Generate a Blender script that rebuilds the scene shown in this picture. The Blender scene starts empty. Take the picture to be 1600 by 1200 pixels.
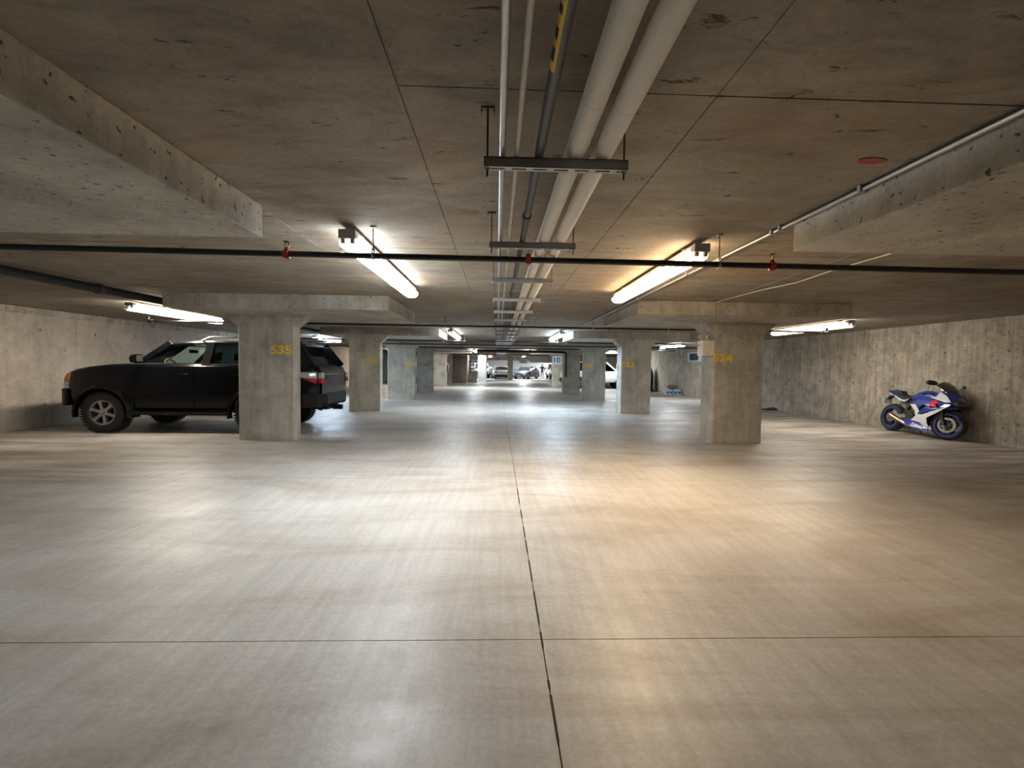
import bpy, bmesh, math, random
from mathutils import Vector, Matrix
from mathutils.geometry import tessellate_polygon
random.seed(7)
PI = math.pi
D = bpy.data
SC = bpy.context.scene
COL = SC.collection

# ------------------------------------------------------------------ camera, world, exposure
CAM_H = 1.38
yaw, pitch, roll = .0325, .0380, .013
f = Vector((math.sin(yaw)*math.cos(pitch), math.cos(yaw)*math.cos(pitch), -math.sin(pitch)))
r0 = Vector((math.cos(yaw), -math.sin(yaw), 0)); u0 = r0.cross(f)
rr = math.cos(roll)*r0 + math.sin(roll)*u0
uu = -math.sin(roll)*r0 + math.cos(roll)*u0
cd = D.cameras.new('camera'); cam = D.objects.new('camera', cd); COL.objects.link(cam)
m = Matrix((rr, uu, -f)).transposed().to_4x4(); m.translation = (0, 0, CAM_H)
cam.matrix_world = m
cd.sensor_width = 36; cd.lens = 711/1600*36; cd.clip_start = .05; cd.clip_end = 200
SC.camera = cam
w = D.worlds.new('world'); SC.world = w; w.use_nodes = True
w.node_tree.nodes['Background'].inputs[0].default_value = (.02, .02, .022, 1)
w.node_tree.nodes['Background'].inputs[1].default_value = .3
SC.view_settings.view_transform = 'Standard'; SC.view_settings.look = 'None'
SC.view_settings.exposure = 0.0; SC.view_settings.gamma = 1; SC.view_settings.use_curve_mapping = False
SC.cycles.max_bounces = 8; SC.cycles.diffuse_bounces = 5; SC.cycles.transparent_max_bounces = 12
SC.cycles.caustics_reflective = False; SC.cycles.caustics_refractive = False
SC.cycles.sample_clamp_indirect = 6
LAMP = 66.0           # emission of a lit fluorescent lens

# ------------------------------------------------------------------ materials
def newmat(name):
    mt = D.materials.new(name); mt.use_nodes = True
    nt = mt.node_tree; return mt, nt, nt.nodes['Principled BSDF']

def plain(name, col, rough=.5, metal=0., spec=None, coat=0., noise=0.):
    mt, nt, b = newmat(name)
    b.inputs['Base Color'].default_value = (*col, 1)
    b.inputs['Roughness'].default_value = rough
    b.inputs['Metallic'].default_value = metal
    if spec is not None: b.inputs['Specular IOR Level'].default_value = spec
    if coat: b.inputs['Coat Weight'].default_value = coat; b.inputs['Coat Roughness'].default_value = .04
    tc = nt.nodes.new('ShaderNodeTexCoord')
    n = nt.nodes.new('ShaderNodeTexNoise'); n.inputs['Scale'].default_value = 14; n.inputs['Detail'].default_value = 4
    nt.links.new(tc.outputs['Object'], n.inputs['Vector'])
    r = nt.nodes.new('ShaderNodeValToRGB')
    k = noise or .12
    r.color_ramp.elements[0].position = .3; r.color_ramp.elements[1].position = .75
    r.color_ramp.elements[0].color = (*[c*(1-k) for c in col], 1)
    r.color_ramp.elements[1].color = (*[min(1, c*(1+k)) for c in col], 1)
    nt.links.new(n.outputs['Fac'], r.inputs['Fac']); nt.links.new(r.outputs['Color'], b.inputs['Base Color'])
    return mt

def emit(name, col, s):
    mt, nt, b = newmat(name)
    b.inputs['Base Color'].default_value = (.9, .9, .9, 1)
    b.inputs['Emission Color'].default_value = (*col, 1)
    b.inputs['Emission Strength'].default_value = s
    return mt

class N:
    def __init__(s, nt): s.nt = nt
    def node(s, t, **k):
        n = s.nt.nodes.new(t)
        for a, v in k.items(): setattr(n, a, v)
        return n
    def noise(s, vec, scale, detail=5, rough=.6, dist=0):
        n = s.node('ShaderNodeTexNoise'); n.inputs['Scale'].default_value = scale
        n.inputs['Detail'].default_value = detail; n.inputs['Roughness'].default_value = rough
        n.inputs['Distortion'].default_value = dist
        s.nt.links.new(vec, n.inputs['Vector']); return n.outputs['Fac']
    def ramp(s, v, stops):
        r = s.node('ShaderNodeValToRGB'); e = r.color_ramp.elements
        while len(e) < len(stops): e.new(.5)
        for q, (p, c) in zip(e, stops):
            q.position = p; q.color = (c, c, c, 1) if isinstance(c, (int, float)) else (*c, 1)
        s.nt.links.new(v, r.inputs['Fac']); return r.outputs['Color']
    def mapv(s, vec, scale=(1, 1, 1), rot=(0, 0, 0), loc=(0, 0, 0)):
        mp = s.node('ShaderNodeMapping'); mp.inputs['Scale'].default_value = scale
        mp.inputs['Rotation'].default_value = rot; mp.inputs['Location'].default_value = loc
        s.nt.links.new(vec, mp.inputs['Vector']); return mp.outputs['Vector']
    def mix(s, a, b, fac, mode='MIX'):
        x = s.node('ShaderNodeMix', data_type='RGBA', blend_type=mode)
        for i, v in ((6, a), (7, b), (0, fac)):
            if isinstance(v, (int, float)): x.inputs[i].default_value = v if i == 0 else (v, v, v, 1)
            elif isinstance(v, tuple): x.inputs[i].default_value = (*v, 1)
            else: s.nt.links.new(v, x.inputs[i])
        return x.outputs[2]

def concrete(name, base, dark, light, kind, rough=.75, bump=.25, spots=.5, streak=.75):
    """procedural cast concrete; kind: floor / ceiling / wall / column"""
    mt, nt, b = newmat(name); h = N(nt)
    g = h.node('ShaderNodeNewGeometry').outputs['Position']
    big = h.noise(g, .55 if kind != 'column' else 1.6, 5, .6, .3)
    c = h.ramp(big, [(.28, dark), (.5, base), (.74, light)])
    fine = h.noise(g, 38, 3, .7)
    c = h.mix(c, h.ramp(fine, [(.25, .8), (.75, 1.14)]), .8, 'MULTIPLY')
    if kind in ('wall', 'column'):
        st = h.noise(h.mapv(g, (11, 11, .55)), 1.2, 5, .65)
        c = h.mix(c, h.ramp(st, [(.3, .6), (.52, 1.), (.75, 1.32)]), streak, 'MULTIPLY')
        bh = h.noise(g, 26, 2, .5)
        c = h.mix(c, (.045, .03, .02), h.ramp(bh, [(.66, 0.), (.70, .85 if streak != .45 else .5)]))
        ef = h.noise(h.mapv(g, (5, 5, 2.2)), 1.5, 6, .75)
        c = h.mix(c, (.60, .57, .50), h.ramp(ef, [(.63, 0.), (.72, .5)]))
        pat = h.noise(g, 3.1, 5, .7, .8)
        c = h.mix(c, h.ramp(pat, [(.36, .66), (.6, 1.12)] if streak > .5 else [(.34, .82), (.62, 1.06)]), .85, 'MULTIPLY')
    if kind == 'ceiling':
        st = h.noise(h.mapv(g, (1.6, 4.2, 1), (0, 0, .35)), 1.3, 6, .65, .6)
        c = h.mix(c, h.ramp(st, [(.32, .66), (.55, 1.), (.75, 1.22)]), .9, 'MULTIPLY')
        ru = h.noise(g, 1.3, 3, .5)
        c = h.mix(c, (.30, .17, .085), h.ramp(ru, [(.5, 0.), (.72, .42)]))
        mk = h.noise(h.mapv(g, (3.2, 9, 1), (0, 0, .2)), 1.4, 7, .75, .5)
        c = h.mix(c, (.035, .02, .008), h.ramp(mk, [(.605, 0.), (.66, .9)]))
    if kind == 'floor':
        st = h.noise(h.mapv(g, (.5, 1.7, 1), (0, 0, .1)), .8, 6, .7, .9)
        c = h.mix(c, h.ramp(st, [(.34, (.70, .62, .54)), (.55, (1, 1, 1)), (.75, (1.08, 1.08, 1.08))]), .75, 'MULTIPLY')
        sw = h.noise(h.mapv(g, (14, 1.1, 1), (0, 0, -.62)), 1.0, 5, .6, .25)
        c = h.mix(c, h.ramp(sw, [(.38, .88), (.6, 1.04)]), .8, 'MULTIPLY')
        # wheel-worn dirt outside the drive lane
        sx = h.node('ShaderNodeSeparateXYZ'); nt.links.new(g, sx.inputs[0])
        ab = h.node('ShaderNodeMath', operation='ABSOLUTE'); nt.links.new(sx.outputs[0], ab.inputs[0])
        mr = h.node('ShaderNodeMapRange'); mr.inputs[1].default_value = 2.5; mr.inputs[2].default_value = 7
        nt.links.new(ab.outputs[0], mr.inputs[0])
        dn = h.noise(h.mapv(g, (.55, 3.2, 1)), .9, 6, .7, .4)
        dm = h.node('ShaderNodeMath', operation='MULTIPLY')
        nt.links.new(h.ramp(dn, [(.4, 0.), (.62, .8)]), dm.inputs[0]); nt.links.new(mr.outputs[0], dm.inputs[1])
        c = h.mix(c, (.15, .088, .055), dm.outputs[0])
        c = h.mix(c, (.2, .17, .13), mr.outputs[0]) if False else c
        sp = h.noise(g, 55, 2, .5)
        c = h.mix(c, (.05, .045, .04), h.ramp(sp, [(.755, 0.), (.775, .8)]))
    if spots:
        v = h.node('ShaderNodeTexVoronoi'); v.inputs['Scale'].default_value = 9 if kind != 'floor' else 3
        nt.links.new(g, v.inputs['Vector'])
        gate = h.noise(g, .8, 2, .5)
        sm = h.ramp(v.outputs['Distance'], [(.05, 1.), (.11, 0.)])
        gm = h.mix((0, 0, 0), sm, h.ramp(gate, [(.46, 0.), (.56, spots)]))
        c = h.mix(c, (.03, .02, .012), gm)
    nt.links.new(c, b.inputs['Base Color'])
    if kind == 'floor':
        nt.links.new(h.ramp(h.noise(g, 1.3, 5, .7), [(.3, .33), (.7, .56)]), b.inputs['Roughness'])
        b.inputs['Specular IOR Level'].default_value = .5
    else:
        b.inputs['Roughness'].default_value = rough; b.inputs['Specular IOR Level'].default_value = .3
    bp = h.node('ShaderNodeBump'); bp.inputs['Strength'].default_value = bump; bp.inputs['Distance'].default_value = .01
    nt.links.new(h.noise(g, 22, 5, .7), bp.inputs['Height']); nt.links.new(bp.outputs[0], b.inputs['Normal'])
    return mt

M = dict(
    floor=concrete('sealed_concrete_floor', (.54, .525, .50), (.44, .415, .385), (.62, .61, .59), 'floor', bump=.12, spots=0),
    ceil=concrete('cast_concrete_ceiling', (.29, .25, .20), (.21, .175, .135), (.37, .33, .275), 'ceiling', spots=.35),
    wall=concrete('cast_concrete_wall', (.43, .385, .32), (.31, .27, .22), (.55, .50, .43), 'wall', spots=.35),
    wallsmooth=concrete('smooth_cast_wall', (.50, .44, .375), (.39, .34, .285), (.60, .54, .465), 'wall', spots=.5, streak=.22),
    col=concrete('cast_concrete_column', (.48, .465, .41), (.33, .315, .27), (.62, .60, .54), 'column', spots=.25, streak=.45),
    panel=concrete('cast_concrete_drop_panel', (.46, .435, .38), (.33, .305, .26), (.58, .555, .50), 'column', spots=.4, streak=.35),
    joint=plain('joint_dirt', (.20, .16, .12), .9),
    seal=plain('black_sealant', (.02, .018, .016), .8),
    white=plain('white_paint_wall', (.72, .73, .74), .6, noise=.05),
    tan=plain('tan_painted_concrete', (.42, .37, .29), .8),
    steel=plain('galvanised_steel', (.40, .41, .42), .45, .35),
    conduit=plain('grey_steel_conduit', (.36, .37, .38), .35, .7),
    rod=plain('dark_threaded_rod', (.10, .09, .085), .5, .6),
    pvc=plain('off_white_plastic_pipe', (.55, .54, .49), .45),
    abs=plain('dark_grey_plastic_pipe', (.045, .045, .047), .45, noise=.3),
    insul=plain('white_pipe_insulation_jacket', (.76, .73, .67), .62, noise=.04),
    insul_seam=plain('insulation_seam', (.36, .33, .29), .7),
    black=plain('black_iron_pipe', (.018, .017, .016), .42, .2),
    ylabel=plain('yellow_pipe_marker', (.75, .48, .03), .5),
    inkblack=plain('black_ink', (.01, .01, .01), .6),
    red=plain('red_paint', (.36, .03, .02), .45),
    brass=plain('brass', (.55, .42, .25), .3, .9),
    yellow=plain('yellow_stencil_paint', (.92, .58, .02), .7, noise=.2),
    faded=plain('faded_yellow_paint', (.42, .30, .10), .8, noise=.3),
    housing=plain('light_fixture_enamel', (.42, .42, .41), .4),
    guard=plain('wire_guard_steel', (.34, .32, .30), .4, .5),
    beige=plain('beige_plastic_box', (.82, .77, .64), .45, noise=.04),
    paintblk=plain('black_car_paint', (.003, .0035, .005), .25, .0, spec=.22, coat=.25),
    trimblk=plain('black_textured_plastic', (.009, .009, .010), .6, spec=.25),
    tyre=plain('tyre_rubber', (.018, .018, .018), .75),
    alloy=plain('silver_alloy', (.50, .50, .52), .28, .9),
    chrome=plain('chrome', (.7, .7, .72), .1, 1.),
    wpaint=plain('white_car_paint', (.70, .72, .75), .25, coat=.8, noise=.02),
    tpaint=plain('beige_car_paint', (.62, .55, .48), .25, coat=.8, noise=.02),
    dpaint=plain('dark_grey_car_paint', (.05, .055, .065), .4, coat=.15, noise=.04),
    amber=plain('amber_lens', (.75, .16, .02), .15),
    redlens=plain('red_lens', (.45, .02, .03), .15),
    matt=plain('matt_black_pillar', (.004, .004, .004), .8, spec=.1),
    frost=plain('frosted_end_cap', (.75, .75, .74), .4),
    clear=plain('clear_lens', (.55, .58, .58), .12, .3),
    seat=plain('dark_seat_fabric', (.03, .03, .032), .9),
    seatlt=plain('light_grey_trim', (.35, .38, .33), .8),
    plate=plain('licence_plate_white', (.62, .62, .62), .5),
    blue=plain('blue_gloss_paint', (.008, .035, .30), .35, coat=.35, noise=.05),
    mwhite=plain('white_gloss_paint', (.66, .68, .70), .25, coat=.8, noise=.03),
    smoke=plain('dark_smoked_screen', (.05, .04, .032), .12, coat=.6),
    engine=plain('dark_engine_metal', (.07, .065, .06), .4, .7, noise=.35),
    exh=plain('burnt_titanium', (.42, .30, .22), .28, 1.),
    bronze=plain('grey_brake_disc', (.36, .33, .30), .3, .9),
    redgraphic=plain('red_decal', (.75, .02, .03), .35),
    whitedecal=plain('white_decal', (.8, .8, .8), .4),
    tarp=plain('black_tarpaulin', (.02, .021, .024), .55, noise=.4),
    greycloth=plain('grey_cloth', (.20, .19, .18), .8),
    carton=plain('white_blue_carton', (.50, .58, .66), .7, noise=.2),
    blueprint=plain('blue_print', (.05, .12, .28), .7),
    brownbag=plain('brown_paper_bag', (.22, .16, .11), .85, noise=.4),
    signblue=plain('pale_blue_sign', (.52, .62, .76), .5, noise=.03),
    mat=plain('black_rubber_mat', (.015, .015, .016), .7),
    skin=plain('skin', (.45, .28, .2), .6),
    cloth=plain('dark_clothing', (.02, .022, .03), .85),
    jeans=plain('dark_trousers', (.025, .03, .04), .85),
    hair=plain('dark_hair', (.02, .015, .012), .7),
    ventdark=plain('dark_louvre', (.05, .055, .06), .6),
    redlit=emit('red_lit_sign', (1, .12, .05), 3.),
    chalk=plain('pale_scrape', (.42, .37, .29), .9),
)
def glass(name, tint, refl=.12):
    mt = D.materials.new(name); mt.use_nodes = True; nt = mt.node_tree; nt.nodes.clear()
    o = nt.nodes.new('ShaderNodeOutputMaterial'); t = nt.nodes.new('ShaderNodeBsdfTransparent'); g = nt.nodes.new('ShaderNodeBsdfGlossy')
    x = nt.nodes.new('ShaderNodeMixShader'); l = nt.nodes.new('ShaderNodeLayerWeight'); l.inputs[0].default_value = refl
    t.inputs[0].default_value = (*tint, 1); g.inputs['Roughness'].default_value = .03
    nt.links.new(l.outputs['Fresnel'], x.inputs[0]); nt.links.new(t.outputs[0], x.inputs[1]); nt.links.new(g.outputs[0], x.inputs[2])
    nt.links.new(x.outputs[0], o.inputs[0]); return mt
M['glass'] = glass('green_tinted_glass', (.92, .98, .93), .05)
M['darkglass'] = glass('dark_tinted_glass', (.16, .22, .24), .2)
M['blackglass'] = plain('near_opaque_dark_glass', (.015, .018, .022), .08, coat=.5)

# ------------------------------------------------------------------ mesh helpers
def BM(): return bmesh.new()

def link(name, bm, mat, parent=None, smooth=False, bevel=0.):
    if bevel: bmesh.ops.bevel(bm, geom=[e for e in bm.edges], offset=bevel, segments=2, affect='EDGES', profile=.6)
    bmesh.ops.recalc_face_normals(bm, faces=bm.faces)
    me = D.meshes.new(name); bm.to_mesh(me); bm.free()
    for mt in (mat if isinstance(mat, (list, tuple)) else [mat]): me.materials.append(mt)
    if smooth:
        for p in me.polygons: p.use_smooth = True
        try: me.set_sharp_from_angle(angle=math.radians(38))
        except Exception: pass
    o = D.objects.new(name, me); COL.objects.link(o); o.parent = parent
    return o

def box(bm, x0, x1, y0, y1, z0, z1, mat=None):
    vs = [bm.verts.new(p) for p in ((x0,y0,z0),(x1,y0,z0),(x1,y1,z0),(x0,y1,z0),(x0,y0,z1),(x1,y0,z1),(x1,y1,z1),(x0,y1,z1))]
    fs = [bm.faces.new([vs[i] for i in q]) for q in ((3,2,1,0),(4,5,6,7),(0,1,5,4),(1,2,6,5),(2,3,7,6),(3,0,4,7))]
    if mat is not None:
        for q in fs: q.material_index = mat
    if mat is None and bm.verts.layers: pass
    return vs

def loft(bm, rings, cap=True, closed=True):
    R = [[bm.verts.new(p) for p in r] for r in rings]
    n = len(R[0])
    for a, b in zip(R, R[1:]):
        for i in range(n if closed else n-1):
            j = (i+1) % n
            try: bm.faces.new((a[i], a[j], b[j], b[i]))
            except ValueError: pass
    if cap and closed:
        for r in (R[0][::-1], R[-1]):
            try: bm.faces.new(r)
            except ValueError: pass
    return R

def frame(d):
    d = d.normalized(); a = Vector((0, 0, 1)) if abs(d.z) < .9 else Vector((1, 0, 0))
    u = d.cross(a).normalized(); return u, d.cross(u).normalized()

def tube(bm, pts, r, n=12, cap=True):
    pts = [Vector(p) for p in pts]; rings = []
    rs = r if isinstance(r, (list, tuple)) else [r]*len(pts)
    u = None
    for i, p in enumerate(pts):
        d = (pts[min(i+1, len(pts)-1)] - pts[max(i-1, 0)])
        if u is None: u, v = frame(d)
        else:
            dn = d.normalized(); u = (u - dn*u.dot(dn)).normalized(); v = dn.cross(u)
        rings.append([p + rs[i]*(math.cos(2*PI*k/n)*u + math.sin(2*PI*k/n)*v) for k in range(n)])
    return loft(bm, rings, cap)

def lathe(bm, prof, axis='y', n=32, c=(0, 0, 0), cap=False):
    """prof: (a along axis, radius)"""
    c = Vector(c); rings = []
    for a, r in prof:
        ring = []
        for k in range(n):
            t = 2*PI*k/n; p, q = r*math.cos(t), r*math.sin(t)
            ring.append(c + (Vector((p, a, q)) if axis == 'y' else Vector((a, p, q)) if axis == 'x' else Vector((p, q, a))))
        rings.append(ring)
    return loft(bm, rings, cap)

def plate(bm, poly, y0, y1, axis='y', inset=None):
    """extruded outline; poly in the plane across axis; inset shifts per-vertex y"""
    def P(p, y):
        return (p[0], y, p[1]) if axis == 'y' else (y, p[0], p[1]) if axis == 'x' else (p[0], p[1], y)
    fy = inset or (lambda p: 0)
    a = [bm.verts.new(P(p, y0+fy(p))) for p in poly]; b = [bm.verts.new(P(p, y1+fy(p))) for p in poly]
    n = len(poly)
    for i in range(n):
        j = (i+1) % n; bm.faces.new((a[i], a[j], b[j], b[i]))
    for i, j, k in tessellate_polygon([[Vector((p[0], p[1], 0)) for p in poly]]):
        bm.faces.new((a[i], a[k], a[j])); bm.faces.new((b[i], b[j], b[k]))

def bar(bm, a, b, wdt, thk, side=Vector((0, 1, 0))):
    a, b, side = Vector(a), Vector(b), Vector(side)
    d = (b-a).normalized(); s = (side - d*side.dot(d)).normalized(); t = d.cross(s)
    rings = [[p + s*sx*thk/2 + t*tx*wdt/2 for sx, tx in ((-1,-1),(1,-1),(1,1),(-1,1))] for p in (a, b)]
    loft(bm, rings)

def thing(name, label, cat, loc=(0, 0, 0), rz=0., group=None):
    o = D.objects.new(name, None); COL.objects.link(o); o.location = loc; o.rotation_euler = (0, 0, rz)
    o.empty_display_size = .1
    return tag(o, label, cat, group)
def tag(o, label, cat, group=None):
    o['label'] = label; o['category'] = cat
    if group: o['group'] = group
    return o
def struct(o): o['kind'] = 'structure'; return o
def stuff(o): o['kind'] = 'stuff'; return o
def part(name, parent, mat, fn, smooth=False, bevel=0.):
    bm = BM(); fn(bm); return link(name, bm, mat, parent, smooth, bevel)

def text(name, s, size, mat, parent, loc, rot, width=None, extrude=.002, off=.0, shear=0.):
    cu = D.curves.new(name, 'FONT'); cu.body = s; cu.size = size; cu.extrude = extrude; cu.offset = off; cu.shear = shear
    cu.align_x = 'CENTER'; cu.align_y = 'CENTER'
    t = D.objects.new('tmp', cu); COL.objects.link(t)
    dg = bpy.context.evaluated_depsgraph_get(); dg.update()
    me = D.meshes.new_from_object(t.evaluated_get(dg)); D.objects.remove(t); D.curves.remove(cu)
    xs = [v.co.x for v in me.vertices]; ys = [v.co.y for v in me.vertices]
    cx, cy = (max(xs)+min(xs))/2, (max(ys)+min(ys))/2
    k = size/(max(ys)-min(ys)); kx = (width/(max(xs)-min(xs))) if width else k
    for v in me.vertices: v.co.x = (v.co.x-cx)*kx; v.co.y = (v.co.y-cy)*k
    me.materials.clear(); me.materials.append(mat)
    o = D.objects.new(name, me); COL.objects.link(o); o.parent = parent; o.location = loc; o.rotation_euler = rot
    return o

def copy_tree(o, parent=None):
    c = o.copy(); COL.objects.link(c); c.parent = parent
    for ch in list(o.children): copy_tree(ch, c)
    return c

# ------------------------------------------------------------------ room
ZC = 2.45
XL, XR, Y0, Y1 = -9.5, 9.6, -7.5, 58.0

# floor: slab bays between saw-cut joints
fl = struct(part('floor', None, M['joint'], lambda b: box(b, XL-.3, XR+.3, Y0-.3, Y1+.3, -.25, -.022)))
gx = [XL-.05, -4.10, .24, 4.47, XR+.05]
gy = [Y0-.05] + [2.25+3.28*k for k in range(-2, 16)] + [Y1+.05]
gy = sorted(gy)
for i in range(4):
    for j in range(len(gy)-1):
        g = .003 if i or 1 else 0
        o = part('floor_slab', fl, M['floor'], lambda b: box(b, gx[i]+g, gx[i+1]-g, gy[j]+g, gy[j+1]-g, -.15, 0))
def sealer(b):
    y = 1.0
    rnd = random.Random(3)
    while y < 5.2:
        L = rnd.uniform(.05, .35); box(b, .2345, .2455, y, y+L, -.02, .0006); y += L + rnd.uniform(.02, .28)
part('joint_sealant', fl, M['seal'], sealer)

# ceiling: backing slab and formwork sheet panels
ce = struct(part('ceiling', None, M['joint'], lambda b: box(b, XL-.3, XR+.3, Y0-.3, Y1+.3, ZC+.010, ZC+.3)))
cx = [XL-.05] + [-1.64+1.245*k for k in range(-6, 9)] + [XR+.05]
cyj = [Y0] + [1.80+2.44*k for k in range(-3, 7)]
rnd = random.Random(5)
for i in range(len(cx)-1):
    for j in range(len(cyj)-1):
        if cyj[j+1] < 0: continue
        z = ZC + rnd.uniform(-.0015, .0025); g = .0018+.0012*rnd.random()
        part('ceiling_panel', ce, M['ceil'], lambda b: box(b, cx[i]+g, cx[i+1]-g, cyj[j]+g, cyj[j+1]-g, z, ZC+.02))
def cslab(b):
    box(b, XL-.05, XR+.05, Y0, cyj[1]-.004 if cyj[1] < 0 else 0, ZC, ZC+.02)
    box(b, XL-.05, XR+.05, cyj[-1]+.004, Y1, ZC, ZC+.02)
part('ceiling_slab', ce, M['ceil'], cslab)
def blot(b):
    n = 26; r2 = random.Random(2)
    ring = []
    for k in range(n):
        t = 2*PI*k/n; q = r2.uniform(.86, 1.1)
        ring.append((1.885+.072*math.cos(t)*q, 2.29+.034*math.sin(t)*q))
    plate(b, ring, ZC-.004, ZC+.001, 'z')
q = part('paint_patch', ce, M['red'], blot); q['label'] = 'dark red paint patch on bare concrete'

# walls, in cast lifts
def wall(name, x0, x1, ys, z0=0, z1=ZC, back=None, mat='wall'):
    o = struct(part(name, None, M['joint'], lambda b: box(b, min(x0, x1)+(0 if x1 < x0 else .012), max(x0, x1)-(0 if x1 > x0 else .012), ys[0], ys[-1], z0-.1, z1+.1) if False else box(b, x1-.3 if x1 < x0 else x1, x1 if x1 < x0 else x1+.3, ys[0]-.3, ys[-1]+.3, -.1, ZC+.1)))
    for a, c in zip(ys, ys[1:]):
        part('wall_panel', o, M[mat], lambda b: box(b, min(x0, x1), max(x0, x1), a+.003, c-.003, 0, z1))
    return o
wl = wall('wall_left', XL, XL-.12, [Y0, -1.6, .84, 3.28, 5.72, 8.16, 10.6, 13.04, 15.5, 17.9, 20.4, 22.8, 25.2, 28.5, 34, 41.5], mat='wallsmooth')
wr = wall('wall_right', XR, XR+.12, [Y0, .9, 3.3, 5.8, 8.2, 9.6, 12.15, 12.9, 15.3, 17.7, 20.1, 22.6, 25.0, 27.5, 32, 38, 46, Y1])
# a ledge band under the ceiling on the left wall
struct(part('trim_1', None, M['wall'], lambda b: box(b, XL-.02, XL+.03, Y0, 41.5, ZC-.13, ZC)))
struct(part('wall_back', None, M['white'], lambda b: box(b, XL-6, XR+.3, Y1, Y1+.2, -.1, ZC+.1)))
struct(part('wall_front', None, M['wall'], lambda b: box(b, XL-.3, XR+.3, Y0-.2, Y0, -.1, ZC+.1)))
# left wall returns: side bay opening at the far end
struct(part('wall_corner', None, M['tan'], lambda b: (box(b, XL-.25, XL+.25, 41.5, 42.4, 0, ZC))))
struct(part('wall_recess', None, M['white'], lambda b: (box(b, XL-6, XL-5.8, 41.5, Y1, -.1, ZC), box(b, XL-6, XL-.25, 41.3, 41.5, -.1, ZC), box(b, XL-6, XL-.3, 41.5, Y1, -.3, -.001), box(b, XL-6, XL-.3, 41.5, Y1, ZC, ZC+.2))))
# tie-rod holes cast in the side walls
def holes(x, ys, zs, s):
    def fn(b):
        rnd = random.Random(9)
        for y in ys:
            for z in zs:
                yy, zz = y+rnd.uniform(-.05, .05), z+rnd.uniform(-.04, .04)
                lathe(b, [(s*.004, .030), (s*.002, .022), (s*.001, .004)], 'x', 10, (x, yy, zz))
    return fn
o = stuff(part('tie_hole', wl, M['joint'], holes(XL+.001, [7.4+1.22*k for k in range(12)], [.45, 2.02], 1)))
o = stuff(part('tie_hole', wr, M['joint'], holes(XR-.001, [8.3+1.22*k for k in range(14)], [.35, 1.05, 1.8], -1)))
# scraped arcs on the right wall above the motorcycle
def scrapes(b):
    rnd = random.Random(4)
    def stroke(p0, p1, wd=.006, bow=.05):
        n = 8; P = []
        for k in range(n+1):
            t = k/n; y = p0[0]+(p1[0]-p0[0])*t; z = p0[1]+(p1[1]-p0[1])*t + bow*4*t*(1-t)
            P.append((y, z))
        for (a, c), (d, e) in zip(P, P[1:]):
            vs = [b.verts.new((XR-.0015, q, r)) for q, r in ((a, c-wd/2), (d, e-wd/2), (d, e+wd/2), (a, c+wd/2))]
            b.faces.new(vs)
    for k in range(4): stroke((9.3-.17*k, 1.72+.05*k), (8.0-.1*k, 1.0+.12*k), .008, .03)
    for k in range(3): stroke((8.75-.1*k, 2.1), (7.9, 1.35+.15*k), .006, .02)
    for k in range(7): stroke((12.2-.25*k, 1.55-.1*k+rnd.uniform(-.05, .05)), (9.2+.2*k, 1.35-.06*k), .005, .12-.02*k)
    for k in range(9): stroke((12.4-.5*k, 1.9-rnd.uniform(0, .4)), (12.4-.5*k+.02, .7+rnd.uniform(0, .5)), .006, 0)
    stroke((9.3, 1.36), (8.3, 1.38), .006, 0)
stuff(part('scrape_marks', wr, M['chalk'], scrapes))

# ------------------------------------------------------------------ columns with capital and drop panel
def column(label, x0, x1, y0, th, px0, px1, py0, py1, num=None, nx=None, nz=None, nmat='yellow', ht=.16):
    t = thing('concrete_column', label, 'column', ((x0+x1)/2, y0+th/2, 0), 0, 'concrete columns along the drive lane')
    cx_, cy_ = (x0+x1)/2, y0+th/2
    zp, zc = ZC-.215, 2.04
    hx, hy = (x1-x0)/2, th/2
    part('shaft', t, M['col'], lambda b: loft(b, [[(sx*hx-(sx*.02 if i else 0), sy*hy-(0 if i else sy*.02), z) for sx, sy, i in ((-1,-1,0),(1,-1,0),(1,-1,1),(1,1,1),(1,1,0),(-1,1,0),(-1,1,1),(-1,-1,1))] for z in (0, zc)]) if False else loft(b, [[(-hx+.02,-hy,z),(hx-.02,-hy,z),(hx,-hy+.02,z),(hx,hy-.02,z),(hx-.02,hy,z),(-hx+.02,hy,z),(-hx,hy-.02,z),(-hx,-hy+.02,z)] for z in (0, zc)]))
    def cap(b):
        loft(b, [[(-hx-e,-hy-g,z),(hx+e,-hy-g,z),(hx+e,hy+g,z),(-hx-e,hy+g,z)] for e, g, z in ((.004,.004,zc),(.21,.05,zp))])
    part('capital', t, M['panel'], cap)
    part('drop_panel', t, M['panel'], lambda b: box(b, px0-cx_, px1-cx_, py0-cy_, py1-cy_, zp, ZC+.001), bevel=.008)
    if num:
        q = text('stall_number', num, ht, M[nmat], t, (nx-cx_, -hy-.0015, nz), (PI/2, 0, 0), .375, .001, .005)
        q['label'] = 'stall number in %s paint' % ('yellow' if nmat == 'yellow' else 'faded yellow')
    return t
LP, RP = (-5.12, -1.70), (2.20, 5.68)
column('concrete column stencilled 535 standing in front of the black off-road car', -4.62, -3.63, 8.27, .26, *LP, 7.15, 9.45, '535', -3.865, 1.629)
column('concrete column stencilled 537, just behind the tail of the black car', -4.37, -3.45, 13.55, .26, *LP, 13.3, 15.5, '537', -3.68, 1.525)
column('bluish concrete column stencilled 539, third on the left', -4.40, -3.32, 18.4, .28, *LP, 18.0, 20.3, '539', -3.51, 1.43)
column('concrete column with a worn orange number, fourth on the left', -4.24, -3.37, 24.1, .28, *LP, 23.4, 25.6, '541', -3.68, 1.43, 'faded')
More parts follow.
